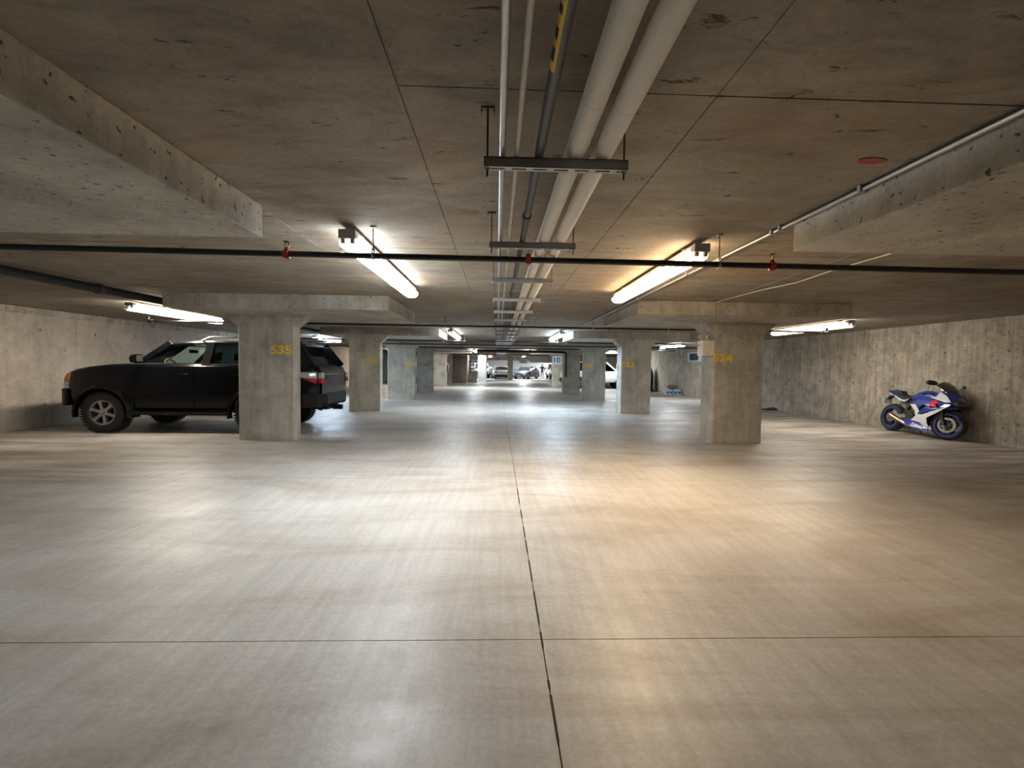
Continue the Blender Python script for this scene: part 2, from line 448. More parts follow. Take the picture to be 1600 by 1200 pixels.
column('pale concrete column carrying a fire extinguisher, fifth on the left', -4.30, -3.42, 30.7, .30, *LP, 29.7, 32, '543', -3.75, 1.47, 'faded')
column('concrete column stencilled 524 with the emergency light unit', 4.00, 4.94, 8.30, .52, *RP, 7.15, 9.45, '524', 4.166, 1.596)
column('concrete column stencilled 522, second on the right', 3.71, 4.62, 13.55, .50, *RP, 13.3, 15.4, '522', 3.92, 1.50)
column('concrete column stencilled 520, third on the right', 3.63, 4.55, 19.0, .46, *RP, 18.0, 20.3, '520', 3.83, 1.46)
column('concrete column with a faded 518, fourth on the right', 3.48, 4.38, 24.0, .45, *RP, 23.2, 25.5, '518', 3.70, 1.35, 'faded')
column('greenish concrete column bearing the pale sign 10', 3.74, 4.44, 30.8, .45, *RP, 29.7, 32, '516', 4.0, 1.45, 'faded')
# the nearest pair: their shafts stand outside the frame, their drop panels show
column('drop panel and column beyond the left edge, overhead at upper left', -4.65, -3.65, 2.95, .26, -5.12, -1.61, -.4, 3.19)
column('drop panel and column beyond the right edge, overhead at upper right', 4.45, 5.39, 2.55, .4, 2.12, 5.68, -.4, 3.25)
# sign 10
sg = tag(part('stall_sign', None, M['signblue'], lambda b: box(b, 3.745, 4.30, 30.775, 30.792, 1.60, 2.14)), 'pale blue square sign reading 10 on the far column', 'sign')
text('sign_number', '10', .36, M['inkblack'], sg, (4.03, 30.772, 1.87), (PI/2, 0, 0), .42, .001, .004)

# far end masonry
struct(part('wall_stub', None, M['wall'], lambda b: (box(b, -4.2, -3.62, 36.0, 37.6, 0, ZC), box(b, -4.2, -2.5, 37.6, 43, 0, ZC))))
q = text('stall_number', '545', .16, M['faded'], D.objects['wall_stub'], (-3.83, 35.998, 1.43), (PI/2, 0, 0), .34, .001, .006)
struct(part('wall_low', None, M['wall'], lambda b: box(b, -2.5, -1.7, 38.6, 38.8, 0, .78)))
struct(part('wall_end', None, M['white'], lambda b: box(b, -1.72, -1.02, 40.3, 44.5, 0, ZC)))
o = tag(part('concrete_pillar', None, M['tan'], lambda b: box(b, 1.07, 1.62, 47.6, 48.1, 0, ZC), bevel=.02), 'narrow tan pillar between the white and the dark parked cars', 'pillar')
struct(part('ceiling_beam', None, M['panel'], lambda b: (box(b, -3, 9.5, 49.0, 49.5, 2.05, ZC), box(b, -3, 9.5, 35.2, 35.6, 2.25, ZC))))
struct(part('ceiling_duct', None, M['steel'], lambda b: (box(b, 3.2, 9.4, 45.6, 46.2, 1.82, 2.02), box(b, 3.2, 9.4, 45.4, 46.1, 2.10, 2.32))))

# ------------------------------------------------------------------ overhead services
def bent(pts, r=.06, n=5):
    P = [Vector(p) for p in pts]; out = [P[0]]
    for a, b, c in zip(P, P[1:], P[2:]):
        d1, d2 = (a-b).normalized(), (c-b).normalized()
        for k in range(n+1):
            t = k/n; out.append((b+d1*r)*(1-t)**2 + b*2*t*(1-t) + (b+d2*r)*t*t)
    return out+[P[-1]]

STRUT_Y = [1.93+1.28*k for k in range(0, 26)]
ZS = 2.245  # top of the strut channels
def long_pipe(name, label, x, r, mat, y0, y1, group=None):
    t = thing(name, label, 'pipe', (x, y0, ZS+r), 0, group)
    part('pipe_run', t, M[mat], lambda b: tube(b, [(0, 0, 0), (0, (y1-y0)/2, 0), (0, y1-y0, 0)], r, 20), True)
    return t
p1 = long_pipe('steel_conduit', 'thin grey steel conduit, leftmost in the overhead pipe rack', .01, .0135, 'conduit', -2.5, 35)
p2 = long_pipe('plastic_pipe', 'thin off-white pipe, second from left in the overhead rack', .070, .010, 'pvc', -2.5, 35)
p3 = long_pipe('drain_pipe', 'dark grey pipe with a yellow marker, middle of the overhead rack', .163, .020, 'abs', -2.5, 35)
p4 = long_pipe('insulated_pipe', 'thick white insulated pipe, left one of the overhead pair', .318, .043, 'insul', -2.5, 35)
p5 = long_pipe('insulated_pipe', 'thick white insulated pipe, rightmost one of the overhead pair', .434, .043, 'insul', -2.5, 35)
for p, r, ys in ((p4, .0436, [1.55, 2.75, 4.0, 5.25, 6.4]), (p5, .0436, [1.58, 2.5, 3.75, 5.0, 6.2])):
    for y in ys:
        part('jacket_seam', p, M['insul_seam'], lambda b: lathe(b, [(-.0012, r), (.0012, r)], 'y', 24, (0, y+2.5, 0)), True)
for y in (2.85, 5.6):
    part('coupling', p2, M['pvc'], lambda b: lathe(b, [(-.03, .010), (-.03, .0135), (.03, .0135), (.03, .010)], 'y', 16, (0, y+2.5, 0)), True)
for y in (2.72, 5.5, 7.9):
    part('coupling', p3, M['black'], lambda b: lathe(b, [(-.035, .02), (-.035, .026), (.035, .026), (.035, .02)], 'y', 16, (0, y+2.5, 0)), True)
mk = part('pipe_marker', p3, M['ylabel'], lambda b: loft(b, [[(.0205*math.cos(a), y, .0205*math.sin(a)) for a in [PI*.90+.5*PI*k/10 for k in range(11)]] for y in (2.9, 3.87)], False, False), True)
def ticks(b):
    for k in range(12):
        y = 2.95+.075*k
        loft(b, [[(.0208*math.cos(a), y+d, .0208*math.sin(a)) for a in [PI*1.0+.26*PI*i/5 for i in range(6)]] for d in (0, .03+.012*(k%3))], False, False)
stuff(part('marker_lettering', p3, M['inkblack'], ticks))

ords = ['nearest', 'second', 'third', 'fourth', 'fifth', 'sixth', 'seventh', 'eighth', 'ninth', 'tenth', 'eleventh', 'twelfth']
def hanger(y, label):
    x0, x1 = -.066, .535
    t = thing('pipe_hanger', label, 'pipe hanger', ((x0+x1)/2, y, ZS), 0, 'trapeze hangers under the pipe rack')
    h = (x1-x0)/2
    def strut(b):   # slotted C channel opening upwards
        box(b, -h, h, -.0205, -.018, -.041, 0); box(b, -h, h, .018, .0205, -.041, 0)
        box(b, -h, h, -.0205, -.011, -.003, 0); box(b, -h, h, .011, .0205, -.003, 0)
        box(b, -h, h, -.0205, -.0225, -.012, -.008)
        # bottom web with slots
        box(b, -h, h, -.0205, -.006, -.041, -.0385); box(b, -h, h, .006, .0205, -.041, -.0385)
        s = -h
        while s < h-.02:
            box(b, s, min(h, s+.028), -.006, .006, -.041, -.0385); s += .088
    part('strut_channel', t, M['steel'], strut)
    for sx in (-h+.014, h-.014):
        part('threaded_rod', t, M['rod'], lambda b: tube(b, [(sx, 0, -.075), (sx, 0, ZC-ZS)], .0042, 8), True)
        part('nut', t, M['steel'], lambda b: (lathe(b, [(-.051, .006), (-.051, .010), (-.043, .010), (-.043, .006)], 'z', 6, (sx, 0, 0)), lathe(b, [(-.043, .005), (-.043, .014), (-.041, .014)], 'z', 12, (sx, 0, 0))))
        part('ceiling_clip', t, M['rod'], lambda b: (box(b, sx-.028, sx+.028, -.012, .012, ZC-ZS-.006, ZC-ZS), box(b, sx-.028, sx-.025, -.012, .012, ZC-ZS-.025, ZC-ZS), box(b, sx+.025, sx+.028, -.012, .012, ZC-ZS-.025, ZC-ZS)))
    return t
h0 = hanger(STRUT_Y[0], 'slotted steel trapeze hanger under the pipes, nearest and largest')
for k, y in enumerate(STRUT_Y[1:], 1):
    c = copy_tree(h0); c.location.y = y
    c['label'] = ('slotted steel trapeze hanger under the pipes, %s from the camera' % ords[k]) if k < 12 else 'small distant steel trapeze hanger far along the pipe rack'

# upright sprinkler head on a pipe
def sprinkler_head(t, x, z):
    hd = part('sprinkler_head', t, M['red'], lambda b: (lathe(b, [(-.034, .012), (-.034, .026), (.0, .027), (.02, .022), (.046, .015), (.05, .010)], 'z', 14), tube(b, [(0, -.04, 0), (0, .034, 0)], .021, 12)), True)
    hd.location = (x, 0, z); hd['label'] = 'red upright sprinkler head'
    part('frame_arms', hd, M['brass'], lambda b: (tube(b, [(-.010, 0, .052), (-.018, 0, .07), (-.004, 0, .092)], .0048, 6), tube(b, [(.010, 0, .052), (.018, 0, .07), (.004, 0, .092)], .0048, 6), tube(b, [(0, 0, .055), (0, 0, .09)], .003, 6)), True)
    part('deflector', hd, M['rod'], lambda b: lathe(b, [(.090, .002), (.092, .026), (.095, .026), (.096, .002)], 'z', 14))
def pipe_rod(t, x, z, r=.0045):
    part('hanger_rod', t, M['rod'], lambda b: tube(b, [(x, 0, z+.04), (x, 0, ZC)], r, 8), True)
    part('ring_clamp', t, M['steel'], lambda b: (lathe(b, [(-.010, .0275), (-.010, .030), (.010, .030), (.010, .0275)], 'x', 16, (x, 0, z)), box(b, x-.010, x-.006, -.014, .014, z+.02, z+.058), box(b, x+.006, x+.010, -.014, .014, z+.02, z+.058), box(b, x-.02, x+.02, -.02, .02, ZC-.012, ZC)))
def cross_pipe(y, za, zb, xa, xb, label, rods, r=.0235, ends=False):
    t = thing('sprinkler_pipe', label, 'pipe', (0, y, 0), 0, 'black sprinkler pipes across the ceiling')
    zf = lambda x: za+(zb-za)*(x-xa)/(xb-xa)
    pts = [(xa, 0, za), (xb, 0, zb)]
    part('pipe_run', t, M['black'], lambda b: tube(b, [(xa, 0, za), (0, 0, zf(0)), (xb, 0, zb)], r, 16), True)
    if ends:
        for x in (xa, xb):
            part('elbow', t, M['black'], lambda b: tube(b, bent([(x-.06*(1 if x > 0 else -1), 0, zf(x)), (x+.02*(1 if x > 0 else -1), 0, zf(x)), (x+.02*(1 if x > 0 else -1), 0, zf(x)+.09)], .03), .03, 12), True)
    for x in rods: pipe_rod(t, x, zf(x))
    return t, zf
t, z1 = cross_pipe(3.6, 2.262, 2.178, -9.45, 9.5, 'black iron sprinkler pipe crossing the whole view, nearest one', (-.974, 1.752, -5.6, 5.6))
sprinkler_head(t, -1.634, z1(-1.6))
sprinkler_head(t, .232, z1(.23))
sprinkler_head(t, 2.181, z1(2.18))
t, z2 = cross_pipe(9.55, 2.218, 2.205, -7.1, 7.02, 'black sprinkler pipe behind the columns 535 and 524', (-1.10, 2.0, 3.6), .019, True)
sprinkler_head(t, -1.80, z2(-1.8))
sprinkler_head(t, 2.36, z2(2.3))
for y, lb in ((15.2, 'sprinkler pipe third from the camera'), (17.9, 'sprinkler pipe fourth from the camera'), (20.8, 'sprinkler pipe fifth from the camera'), (26.4, 'sprinkler pipe sixth from the camera'), (32, 'farthest sprinkler pipe')):
    t, zf = cross_pipe(y, 2.216, 2.205, -8.2, 8.2, 'black ' + lb + ', seen edge to edge', (-1.1, 2.0), .022)
    sprinkler_head(t, -1.8, zf(0))
    sprinkler_head(t, 2.3, zf(0))

# right-hand surface conduit along the drop panels
t = thing('surface_conduit', 'long grey conduit fixed along the ceiling beside the right lamp', 'conduit', (2.09, 0, 0))
part('conduit_run', t, M['conduit'], lambda b: tube(b, [(0, -1.5, ZC-.022), (0, 4, ZC-.022), (.04, 11.2, ZC-.022)], .0135, 12), True)
for y in (2.6, 3.35, 3.45, 5.0, 6.8, 8.9):
    part('strap', t, M['steel'], lambda b: box(b, -.022, .028, y-.012, y+.012, ZC-.037, ZC-.001))
# pale cable across the ceiling to the emergency unit
def cabpts(): return [(3.5, 3.75, ZC-.016), (3.5, 4.68, ZC-.016), (3.58, 5.4, ZC-.016), (3.47, 5.94, ZC-.016), (3.42, 6.8, ZC-.016), (3.42, 7.137, ZC-.02), (3.42, 7.137, ZC-.225), (3.55, 7.9, ZC-.222), (3.74, 8.2, 2.14), (3.86, 8.42, 2.0)]
tag(part('power_cable', None, M['pvc'], lambda b: tube(b, cabpts(), .007, 8), True), 'thin pale cable running over the ceiling down to the emergency light', 'cable')
tag(part('thin_cable', None, M['conduit'], lambda b: tube(b, [(3.2, 3.7, ZC-.006), (3.3, 5.0, ZC-.006), (3.36, 6.0, ZC-.006), (3.38, 6.9, ZC-.006)], .004, 6), True), 'thin grey cable beside the pale cable on the ceiling', 'cable')
# left drain pipe
t = thing('drain_pipe', 'large black drain pipe under the ceiling at left, with white strap', 'pipe', (-5.42, 0, 2.362))
part('pipe_run', t, M['black'], lambda b: tube(b, [(0, -1, .0), (0, 10, -.0), (0, 22, -.0)], .058, 20), True)
q = part('strap', t, M['pvc'], lambda b: (lathe(b, [(-.012, .0575), (-.012, .062), (.012, .062), (.012, .0575)], 'y', 24, (0, 5.02, 0)), tube(b, [(0, 5.02, .06), (0, 5.02, .086)], .004, 6)))
q['label'] = 'white plastic strap'
part('coupling', t, M['abs'], lambda b: lathe(b, [(-.04, .057), (-.04, .068), (.04, .068), (.04, .057)], 'y', 24, (0, 6.4, 0)), True)
# dark riser pipe between columns 518 and 520
tag(part('riser_pipe', None, M['black'], lambda b: tube(b, bent([(-1, 22.6, 2.17), (3.42, 22.6, 2.13), (3.42, 22.6, .9)], .15), .055, 12), True), 'black pipe bending down beside the 518 column', 'pipe')

# ------------------------------------------------------------------ fluorescent fixtures
def lampmat(name, col, k=1.): return emit(name, col, LAMP*k)
WARM, NEUT, COOL, BLUE = (1., .72, .42), (1., .90, .76), (.90, .96, 1.), (.66, .83, 1.)
def fixture(x, y0, L, col, k, label, drop=.04, guard=False, rz=0., grp='ceiling strip lights'):
    t = thing('strip_light', label, 'light fixture', (x, y0, ZC-drop), rz, grp)
    z = 0
    part('housing', t, M['housing'], lambda b: loft(b, [[(-.062, y, 0), (.062, y, 0), (.062, y, -.05), (-.062, y, -.05)] for y in (0, L)]))
    part('mount', t, M['housing'], lambda b: (box(b, -.03, .03, .3, .36, 0, drop), box(b, -.03, .03, L-.36, L-.3, 0, drop)))
    ln = part('lens', t, [lampmat('lit_lens', col, k), lampmat('lit_lens_side', col, k*.42), lampmat('lit_lens_end', col, k*.035)], lambda b: loft(b, [[(-.062, y, -.0505), (-.092, y, -.062), (-.085, y, -.10), (-.045, y, -.125), (.045, y, -.125), (.085, y, -.10), (.092, y, -.062), (.062, y, -.0505)] for y in (.09, L-.02)]))
    for p in ln.data.polygons:
        p.material_index = 2 if abs(p.normal.y) > .8 else (0 if p.normal.z < -.45 else 1)
    for s in (-.036, .036):
        part('lamp_socket', t, M['housing'], lambda b: box(b, s-.013, s+.013, .012, .04, -.098, -.05))
    part('end_plate', t, M['housing'], lambda b: box(b, -.064, .064, -.003, .012, -.066, .002))
    if guard:
        def g(b):
            n = int(L/.05)
            for k2 in range(n+1):
                y = .02+(L-.04)*k2/n
                for sx in (-1, 1):
                    tube(b, [(sx*.105, y, -.06), (sx*.105, y, -.115), (sx*.075, y, -.14)], .0016, 4, False)
                if k2 in (0, n): tube(b, [(-.105, y, -.115), (-.075, y, -.14), (.075, y, -.14), (.105, y, -.115)], .0022, 4, False)
            for sx, zz in ((-.105, -.06), (.105, -.06), (-.105, -.115), (.105, -.115), (-.075, -.14), (.075, -.14)):
                tube(b, [(sx, .02, zz), (sx, L-.02, zz)], .002, 4, False)
        part('wire_guard', t, M['guard'], g)
    return t
fixture(-1.16, 3.55, 2.62, COOL, 1.15, 'lit strip light on the ceiling left of the pipe rack, nearest left')
fixture(1.67, 3.72, 2.62, WARM, 1.05, 'bright warm strip light right of the pipe rack, nearest right')
fixture(-1.34, 12.9, 2.62, COOL, .85, 'small white strip light between the 537 drop panel and the pipes')
fixture(1.86, 13.1, 2.62, BLUE, 1.6, 'bright bluish strip light beside the 522 drop panel')
fixture(-1.45, 27.6, 2.62, COOL, 1.3, 'distant white strip light left of the pipe rack')
fixture(1.95, 27.0, 2.62, COOL, 1.5, 'distant white strip light right of the pipe rack')
fixture(-1.45, 38.5, 2.62, COOL, 1.3, 'far strip light by the white wall end')
fixture(2.4, 40.0, 2.62, COOL, 1.5, 'far strip light before the tan pillar')
fixture(3.0, 49.6, 2.62, COOL, 4.5, 'strip light over the dark car at the back')
fixture(-2.0, 50.4, 2.62, COOL, 4.5, 'strip light over the white cars at the back')
fixture(-6.45, 8.2, 2.62, NEUT, 1.7, 'strip light in wire guard over the bonnet of the black car', .03, True)
fixture(-6.60, 16.6, 2.62, BLUE, 2.2, 'blue-white strip light behind the rear of the black car', .03)
fixture(-6.9, 29.0, 2.62, NEUT, 1.3, 'warm white strip light seen between 537 and 539', .03)
fixture(7.22, 9.1, 2.62, NEUT, 1.1, 'strip light in wire guard by the right wall above the motorcycle', .03, True)
fixture(7.55, 18.2, 2.62, COOL, 1.2, 'strip light between the 522 and 524 columns', .03)
fixture(7.25, 27.4, 2.62, COOL, 1.5, 'strip light seen between the 520 and 522 columns', .03)
fixture(-12.5, 45.0, 2.62, COOL, 2.0, 'strip light in the recess beyond the left wall', .03)
fixture(6.5, 54.2, 2.62, COOL, 2.2, 'strip light near the back wall over the beige car', .03)
# red lit box and white box light far down
t = thing('lit_sign', 'small red lit sign hung high at the far end', 'sign', (-.62, 39.6, 2.26))
part('sign_box', t, M['housing'], lambda b: box(b, -.2, .2, -.04, .04, -.14, .12)); part('lit_face', t, M['redlit'], lambda b: box(b, -.17, .17, -.048, -.041, -.11, .09))

# emergency light on column 524
t = thing('emergency_light', 'beige emergency light box with two lamp heads on column 524', 'emergency light', (3.93, 8.45, 1.63))
q = part('battery_box', t, M['beige'], lambda b: box(b, -.15, .07, -.16, .07, 0, .28), bevel=.006)
part('indicator', t, M['inkblack'], lambda b: box(b, -.075, -.045, -.163, -.16, .03, .036))
part('vent_slots', t, M['guard'], lambda b: [box(b, .0701, .0708, -.13+.03*k, -.118+.03*k, .2, .235) for k in range(4)])
def lamphead(px, ang):
    def fn(b):
        c = Vector((px, -.05, .345)); d = Vector((math.sin(ang), -math.cos(ang), 0))
        tube(b, [c+d*-.05, c+d*-.03, c+d*.0, c+d*.045], [.02, .032, .038, .042], 16)
        tube(b, [c+Vector((0, 0, -.06)), c+Vector((0, 0, -.02))], .010, 8)
    return fn
for px, an in ((-.13, -1.3), (-.01, .15)):
    lh = part('lamp_head', t, M['beige'], lamphead(px, an), True)
    part('lamp_glass', lh, M['clear'], lambda b: tube(b, [Vector((px, -.05, .345))+Vector((math.sin(an), -math.cos(an), 0))*.045, Vector((px, -.05, .345))+Vector((math.sin(an), -math.cos(an), 0))*.049], .034, 16))
part('conduit_stub', t, M['pvc'], lambda b: tube(b, [(-.15, 0, .2), (-.42, 0, .2)], .017, 10), True)

# small wall / column fittings
def valve(x, y, z, s, label):
    t = thing('hose_valve', label, 'valve', (x, y, z))
    part('body', t, M['rod'], lambda b: (tube(b, [(0, 0, 0), (s*.06, 0, 0)], .012, 8), tube(b, [(s*.05, 0, .01), (s*.06, 0, -.06)], .014, 8)))
    part('handwheel', t, M['rod'], lambda b: lathe(b, [(.035, .006), (.035, .026), (.043, .026), (.043, .006)], 'z', 10, (s*.05, 0, 0)))
valve(4.94, 8.45, 1.14, 1, 'small black hose valve on the right side of column 524')
valve(-3.37, 24.2, 1.2, 1, 'small black hose valve on the fourth left column')
for (x, y, z, lb) in ((-3.32, 18.5, 1.32, 'white box fitting on the right side of column 539'), (3.70, 13.9, 1.3, 'white round outlet by column 522')):
    o = tag(part('outlet_box', None, M['beige'], lambda b: box(b, x-.03 if x > 0 else x, x if x > 0 else x+.05, y-.05, y+.05, z, z+.2), bevel=.01), lb, 'outlet')
t = thing('fire_extinguisher', 'red fire extinguisher with white hose on the fifth left column', 'fire extinguisher', (-3.34, 30.75, 1.0))
part('cylinder', t, M['red'], lambda b: lathe(b, [(0, .02), (0, .07), (.38, .07), (.44, .03), (.46, .02)], 'z', 14), True)
part('valve_head', t, M['whitedecal'], lambda b: (box(b, -.03, .03, -.03, .03, .46, .54), tube(b, [(0, -.03, .5), (.07, -.06, .42), (.08, -.06, .2)], .016, 6)))

# louvred vent on the right wall
t = thing('wall_vent', 'white framed louvred vent high on the right wall', 'vent', (9.6, 21.8, 1.97))
part('vent_frame', t, M['signblue'], lambda b: (box(b, -.09, 0, -.72, .72, -.22, -.17), box(b, -.09, 0, -.72, .72, .17, .22), box(b, -.09, 0, -.72, -.5, -.17, .17), box(b, -.09, 0, .58, .72, -.17, .17)))
for k in range(6):
    part('louvre', t, M['ventdark'], lambda b: bar(b, (-.04, -.5, -.14+.055*k), (-.04, .58, -.14+.055*k), .05, .006, (1, 0, .6)))
part('back_plate', t, M['inkblack'], lambda b: box(b, -.006, -.002, -.5, .58, -.17, .17))
# mat, boxes, bundle, covered bundle
tag(part('rubber_mat', None, M['mat'], lambda b: loft(b, [[(9.15, y, .005), (9.5, y, .006), (9.55, y, .05+h), (9.5, y, .02+h), (9.15, y, .012)] for y, h in ((15.15, .0), (15.4, .05), (15.7, .0))])), 'crumpled black mat on the floor at the foot of the right wall', 'mat')
def carton(x, y, rz, lb):
    t = thing('carton', lb, 'box', (x, y, 0), rz, 'cartons by the right wall')
    part('carton_body', t, M['carton'], lambda b: box(b, -.17, .17, -.15, .15, 0, .29), bevel=.008)
    for px in (-.085, .085): part('printed_panel', t, M['blueprint'], lambda b: box(b, px-.055, px+.055, -.1515, -.1503, .07, .2))
carton(8.98, 23.6, .05, 'white and blue carton on the floor, left one under the brown bag')
carton(9.38, 23.5, -.1, 'white and blue carton against the right wall, right one')
def bag(b):
    rnd = random.Random(11)
    rings = []
    for k in range(7):
        t = k/6; r = .16*math.sin(PI*(.15+.75*t))+.02
        rings.append([(-.25+.5*t+rnd.uniform(-.02, .02), r*math.cos(a)*rnd.uniform(.8, 1.1), .1+.7*r*math.sin(a)*rnd.uniform(.8, 1.15)) for a in [2*PI*i/10 for i in range(10)]])
    loft(b, rings)
o = tag(part('paper_bag', None, M['brownbag'], bag, True), 'crumpled brown bag lying on top of the two cartons', 'bag'); o.location = (9.18, 23.55, .33)
def drape(b):
    rnd = random.Random(21); rings = []
    for z, rx, ry, ox in ((0, .34, .5, 0), (.15, .33, .48, 0), (.5, .27, .42, .03), (.9, .24, .36, .06), (1.2, .19, .25, .08), (1.42, .1, .1, .1), (1.46, .02, .02, .1)):
        rings.append([(ox+rx*math.cos(a)*(1+.09*math.sin(5*a+z*3)), ry*math.sin(a)*(1+.09*math.cos(4*a)), z) for a in [2*PI*i/22 for i in range(22)]])
    loft(b, rings)
o = tag(part('covered_bundle', None, M['tarp'], drape, True), 'tall bundle under a black tarpaulin in the right wall corner', 'tarpaulin'); o.location = (9.15, 27.4, 0)
t = thing('spare_wheel', 'grey wheel leaning on the black tarpaulin bundle', 'wheel', (8.62, 26.75, .26), .3)
part('wheel_rim', t, M['greycloth'], lambda b: lathe(b, [(-.05, .05), (-.06, .2), (-.09, .25), (.09, .25), (.06, .2), (.05, .05)], 'y', 24, cap=True), True)
part('wheel_ring', t, M['plate'], lambda b: lathe(b, [(-.095, .12), (-.1, .14), (-.095, .16)], 'y', 24))
# storage rack by the low wall
t = thing('storage_rack', 'dark metal rack holding pale boxes behind the low wall', 'rack', (-2.1, 39.6, 0))
for sx in (-.3, .3): part('upright', t, M['black'], lambda b: box(b, sx-.03, sx+.03, -.03, .03, 0, 1.9))
for z in (.25, .55, .85, 1.15, 1.75): part('shelf', t, M['black'], lambda b: box(b, -.36, .36, -.2, .2, z, z+.07))
for k, (x, z, s) in enumerate(((-.08, .32, .3), (.05, .62, .28), (-.08, .92, .25), (.05, 1.22, .3))):
    o = tag(part('storage_box', None, M['plate'], lambda b: box(b, -s/2, s/2, -.15, .15, 0, .16), bevel=.01), 'pale box on the dark rack, %s shelf from the floor' % ('lowest', 'second', 'third', 'top')[k], 'box', 'boxes on the dark rack')
    o.location = (-2.1+x, 39.6, z+.001)
# hanging unit heater at the far end
t = thing('unit_heater', 'white slatted heater box hung from the ceiling at the back', 'heater', (2.65, 46.3, 1.95))
part('heater_case', t, M['white'], lambda b: box(b, -.4, .4, -.2, .2, -.22, .22), bevel=.03)
for k in range(4): part('louvre', t, M['ventdark'], lambda b: box(b, -.32, .3, -.215, -.2, -.14+.08*k, -.11+.08*k))
part('hanger_rod', t, M['rod'], lambda b: (box(b, -.3, -.28, 0, .02, .22, .5), box(b, .28, .3, 0, .02, .22, .5)))
part('flue_pipe', t, M['white'], lambda b: tube(b, [(-.4, 0, -.05), (-1.0, 0, .4)], .06, 10), True)

# ------------------------------------------------------------------ vehicles (local: x forward, y left, z up)
def lerp(T, x):
    if x <= T[0][0]: return T[0][1]
    for (a, p), (b, q) in zip(T, T[1:]):
        if x <= b: return p+(q-p)*(x-a)/(b-a) if b > a else q
    return T[-1][1]
def section(S, x):
    hw, zt, zb = lerp(S['w'], x), lerp(S['top'], x), lerp(S['bot'], x)
    H = zt-zb
    return [(0, zb), (hw*.86, zb), (hw*.965, zb+.10*H), (hw, zb+.32*H), (hw*.998, zb+.60*H), (hw*.985, zb+.80*H), (hw*.955, zt-.05*H), (hw*.90, zt), (hw*.5, zt+.02*S.get('crown', 1)), (0, zt+.03*S.get('crown', 1))]
def ysurf(S, x, z):
    P = section(S, x)[1:8]
    for (ya, za), (yb, zb) in zip(P, P[1:]):
        if za <= z <= zb: return ya+(yb-ya)*(z-za)/max(1e-6, zb-za)
    return P[0][0] if z < P[0][1] else P[-1][0]
def side_skin(b, S, xs, zl, zh, s, off=.006, th=.012):
    """panel following the body side; zl, zh functions of x"""
    o_, i_ = [], []
    for x in xs:
        zz = [zl(x)+(zh(x)-zl(x))*k/6 for k in range(7)]
        o_.append([b.verts.new((x, s*(ysurf(S, x, z)+off), z)) for z in zz])
        i_.append([b.verts.new((x, s*(ysurf(S, x, z)+off-th), z)) for z in zz])
    for G in (o_, i_):
        for a, c in zip(G, G[1:]):
            for k in range(6): b.faces.new((a[k], a[k+1], c[k+1], c[k]))
    n = len(xs)-1
    for a, c in ((o_[0], i_[0]), (o_[n], i_[n])):
        for k in range(6): b.faces.new((a[k], a[k+1], c[k+1], c[k]))
    for k in (0, 6):
        for i in range(n): b.faces.new((o_[i][k], o_[i+1][k], i_[i+1][k], i_[i][k]))
def wheel(t, x, y, r, wd, rim, s, spokes=6, lugs=False, rimmat='alloy'):
    def ty(b):
        lathe(b, [(-wd/2*.8, rim), (-wd/2, rim+.03), (-wd/2*1.02, (r+rim)/2), (-wd/2*.92, r-.02), (-wd/2*.7, r), (wd/2*.7, r), (wd/2*.92, r-.02), (wd/2*1.02, (r+rim)/2), (wd/2, rim+.03), (wd/2*.8, rim), (0, rim-.02)], 'y', 40)
        if lugs:
            for k in range(44):
                a = 2*PI*k/44
                for sy, a0 in ((-1, 0), (1, .07)):
                    c, sn = math.cos(a+a0), math.sin(a+a0); u = Vector((c, 0, sn)); v = Vector((-sn, 0, c))
                    p = u*(r-.016)+Vector((0, sy*wd*.40, 0)); q = u*(r+.012)+Vector((0, sy*wd*.40, 0))
                    loft(b, [[w_+v*dv+Vector((0, sy*dy, 0)) for dv, dy in ((-.017, -.05), (.017, -.05), (.013, .032), (-.013, .032))] for w_ in (p, q)])
            for k in range(34):
                a = 2*PI*k/34; u = Vector((math.cos(a), 0, math.sin(a))); v = Vector((-math.sin(a), 0, math.cos(a)))
                loft(b, [[u*q+v*dv+Vector((0, dy, 0)) for dv, dy in ((-.02, -.05), (.02, -.035), (.016, .045), (-.02, .05))] for q in (r-.006, r+.008)])
    w_ = part('wheel', t, M['tyre'], ty, True); w_.location = (x, y, r)
    def rm(b):
        yy = s*wd/2*.82
        lathe(b, [(yy*.1, rim*.99), (yy, rim*1.04), (yy*1.08, rim*1.02), (yy*1.02, rim*.93), (yy*.2, rim*.9)], 'y', 36)
        for k in range(spokes):
            a = 2*PI*k/spokes+.3; u = Vector((math.cos(a), 0, math.sin(a))); v = Vector((-math.sin(a), 0, math.cos(a)))
            loft(b, [[u*q+v*dv+Vector((0, s*wd/2*yo, 0)) for dv, yo in ((-hw, .35), (hw, .35), (hw*.8, yt), (-hw*.8, yt))] for q, hw, yt in ((rim*.15, rim*.17, .8), (rim*.6, rim*.13, .86), (rim*.97, rim*.20, .9))])
        lathe(b, [(s*wd*.30, .005), (s*wd*.44, rim*.24), (s*wd*.40, rim*.28), (s*wd*.1, rim*.3)], 'y', 20)
    rmo = part('rim', w_, M[rimmat], rm, True)
    part('brake_drum', w_, M['black'], lambda b: lathe(b, [(-wd*.3, .01), (-wd*.3, rim*.93), (s*wd*.1, rim*.93), (s*wd*.1, .01)], 'y', 24))
    return w_
def boolean_cut(o, cutter):
    md = o.modifiers.new('cut', 'BOOLEAN'); md.object = cutter; md.operation = 'DIFFERENCE'; md.solver = 'EXACT'
    dg = bpy.context.evaluated_depsgraph_get(); dg.update()
    me = D.meshes.new_from_object(o.evaluated_get(dg)); o.modifiers.clear(); o.data = me
    D.objects.remove(cutter)
